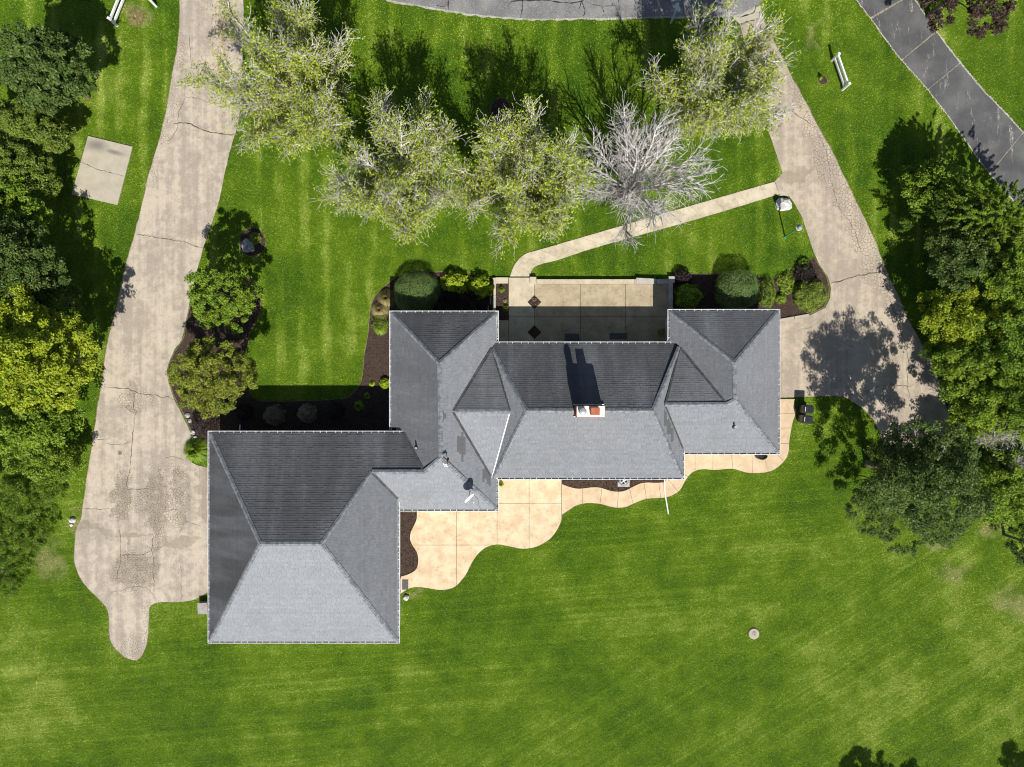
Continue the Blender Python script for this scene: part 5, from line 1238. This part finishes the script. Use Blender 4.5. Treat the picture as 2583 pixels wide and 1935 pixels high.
# left bed strip in front of the garage
shrub('barberry_shrub', 'dark barberry beside the pale driveway at the garage corner', (512, 1064), (1.0, 1.05), 1.2, 'leaf_barberry', 2600, .08, .55, GF)
shrub('twiggy_shrub', 'round pale twiggy shrub in front of the garage, larger one', (686, 1048), (.74, .74), 1.65, 'leaf_twiggy', 2600, .13, .14, GF, tone=(.1, 1))
shrub('twiggy_shrub', 'yellowish round twiggy shrub in front of the garage', (769, 1043), (.62, .68), 1.65, 'leaf_twiggy', 2200, .12, .2, GF, tone=(.1, 1))
shrub('barberry_shrub', 'dark shrub between the maple and pale twiggy shrub', (612, 1040), (.65, .6), .8, 'leaf_barberry', 1500, .08, .5, GF)
shrub('barberry_shrub', 'dark round shrub right of the yellowish twiggy shrub', (842, 1040), (.60, .6), 1.45, 'leaf_barberry', 1600, .08, .5, GF)
shrub('green_shrub', 'small yellow shrub under the left wing eave', (970, 968), (.40, .42), .5, 'leaf_lime', 700, .10, .6, GF)
blade_clump('hosta_plant', 'blue-green hosta in the shaded garage bed', (905, 1024), .42, .4, 'leaf_mid', 260, .10)
blade_clump('perennial_plant', 'small green perennial above the hosta', (926, 998), .28, .3, 'leaf_mid', 160, .06)
blade_clump('perennial_plant', 'tiny yellow perennial at the bed corner', (938, 968), .24, .25, 'leaf_lime', 140, .06)
blade_clump('ornamental_grass', 'bright green fountain grass at the garage corner', (492, 1136), 1.05, .75, 'leaf_mid', 520, .055, tone=(.2, 1), arch=.75)
blade_clump('ornamental_grass', 'straw-coloured grass left of the domed yew', (975, 752), .75, .7, 'leaf_straw', 900, .025, tone=(.0, .7))
blade_clump('ornamental_grass', 'pale straw grass along the left bed edge', (958, 782), .70, .6, 'leaf_straw', 900, .03)
shrub('green_shrub', 'variegated green mound along the left bed edge', (958, 812), (.62, .72), .5, 'leaf_olive', 1800, .09, .4, GF, lump=.3)
blade_clump('ornamental_grass', 'leafy green clump at the lower end of the left bed edge', (960, 828), .55, .4, 'leaf_mid', 700, .035, tone=(.3, 1))
# courtyard bed plants, pot, planter
blade_clump('daylily_plant', 'spiky green plant at the top of the courtyard bed', (1265, 729), .34, .42, 'leaf_olive', 260, .03)
blade_clump('daylily_plant', 'spiky green plant at the shade line of the courtyard bed', (1276, 777), .34, .42, 'leaf_olive', 260, .03, tone=(.4, 1))
shrub('flowering_plant', 'small pale yellow plant in the courtyard bed', (1275, 759), (.16, .15), .30, 'leaf_straw', 260, .06, .6, cat='plant')
shrub('dried_plant', 'dried brown plant in the upper courtyard diamond', (1348, 756), (.20, .18), .30, 'leaf_twiggy', 240, .07, .2, cat='plant')
p = P(1666.5, 836, 0.4); t = thing('potted_plant', 'round pot with pale plant in the shaded courtyard corner', 'potted plant', (p.x, p.y, .15))
mb = MB(); mb.lathe((p.x, p.y, .15), [(.14, 0), (.20, .30), (.22, .32), (.18, .30)], 16); mb.build('pot', M['taupe'], t)
n = 300; dd = rand_unit(n); dd[:, 2] = abs(dd[:, 2]); leaves('foliage', dd*.22 + np.array([p.x, p.y, .46]), dd + rand_unit(n)*.5, np.full(n, .08), rng.random(n), 'leaf_straw', t)
# ring bed bush, sapling, corner plant
shrub('boxwood_shrub', 'yellow-green bush behind the grey boulder', (641, 600), (.48, .45), .5, 'leaf_olive', 1600, .07, .6, GF, tone=(.3, 1))
blade_clump('sapling_plant', 'small green sapling near the right fence panel', (2071, 195), .22, .45, 'leaf_mid', 90, .05)
blade_clump('perennial_plant', 'green leaf clump at the patio corner of the left wing', (1264, 1222), .22, .4, 'leaf_lime', 90, .07)
blade_clump('dried_plant', 'dried brown plant remnant between the white fence panels', (342, 44), .75, .12, 'leaf_straw', 420, .03, tone=(0, .6))

# ------------------------------------------------------------------ mulch chips and lawn grass (uncountable)
chips = []
for nm, poly in BEDS.items():
    mn, mx = poly.min(0), poly.max(0); k = int((mx-mn).prod()*90); q = rng.uniform(mn, mx, (k, 2)); chips.append(q[inside(q, poly)])
for poly in (XY([(1253, 717), (1282, 717), (1282, 806), (1253, 806)], .13), XY([(1348, 746), (1364, 762), (1348, 778), (1332, 762)], .13)):
    mn, mx = poly.min(0), poly.max(0); q = rng.uniform(mn, mx, (240, 2)); q = q[inside(q, poly)]; chips.append(q)
zc_ = np.concatenate([np.full(len(q), .035) if i < len(BEDS) else np.full(len(q), .145) for i, q in enumerate(chips)])
q = np.concatenate(chips); n = len(q)
leaves('mulch_chips', np.concatenate([q, (zc_ + rng.uniform(0, .02, n))[:, None]], 1), rand_unit(n)*.6 + np.array([0, 0, .9]), rng.uniform(.05, .14, n), rng.random(n)**2, 'mulch_chip', None, .35)
tag(bpy.data.objects['mulch_chips'], 'brown wood chips scattered over the planting beds', 'mulch', kind='stuff')

NB = 620000
hw, hh_ = 1345*S, 1010*S
pts = np.stack([rng.uniform(-hw, hw, NB), rng.uniform(-hh_, hh_, NB)], 1)
ok = np.ones(NB, bool)
for poly in KEEP_OUT: ok &= ~inside(pts, poly)
pts = pts[ok]; n = len(pts)
a = rng.uniform(0, 2*math.pi, n); ln = rng.uniform(.05, .105, n); hz = ln*rng.uniform(.25, .85, n); w = rng.uniform(.016, .034, n)
dx, dy = np.cos(a), np.sin(a); hor = np.sqrt(np.maximum(ln**2-hz**2, 0.0004))
b0 = np.stack([pts[:, 0]-dy*w, pts[:, 1]+dx*w, np.full(n, .0)], 1); b1 = np.stack([pts[:, 0]+dy*w, pts[:, 1]-dx*w, np.full(n, .0)], 1)
tp = np.stack([pts[:, 0]+dx*hor, pts[:, 1]+dy*hor, hz], 1)
V = np.stack([b0, b1, tp], 1).reshape(-1, 3)
g = link('grass', np_mesh('grass', V, np.arange(3*n).reshape(n, 3), {'tone': rng.random(n)}), M['blade'])
tag(g, 'short mown green grass covering the lawns', 'grass', kind='stuff')

# fallen leaves on the drive under the leafy front tree
n = 420
q = np.stack([rng.normal(558, 7, n) + rng.normal(0, 7, n), rng.uniform(20, 185, n)], 1); q[:, 0] += (q[:, 1]-100)*-.04; q[300:] = np.stack([rng.uniform(470, 600, 120), rng.uniform(10, 350, 120)], 1)
w = XY(q, .035)
leaf_mat('leaf_litter', (0.20, 0.09, 0.03), (0.42, 0.22, 0.09), trans=0.05)
o = leaves('fallen_leaves', np.concatenate([w, rng.uniform(.04, .05, (n, 1))], 1), rand_unit(n)*.3 + np.array([0, 0, 1.0]), rng.uniform(.05, .12, n), rng.random(n), 'leaf_litter', None)
tag(o, 'rusty fallen leaves scattered on the pale driveway', 'leaves', kind='stuff')
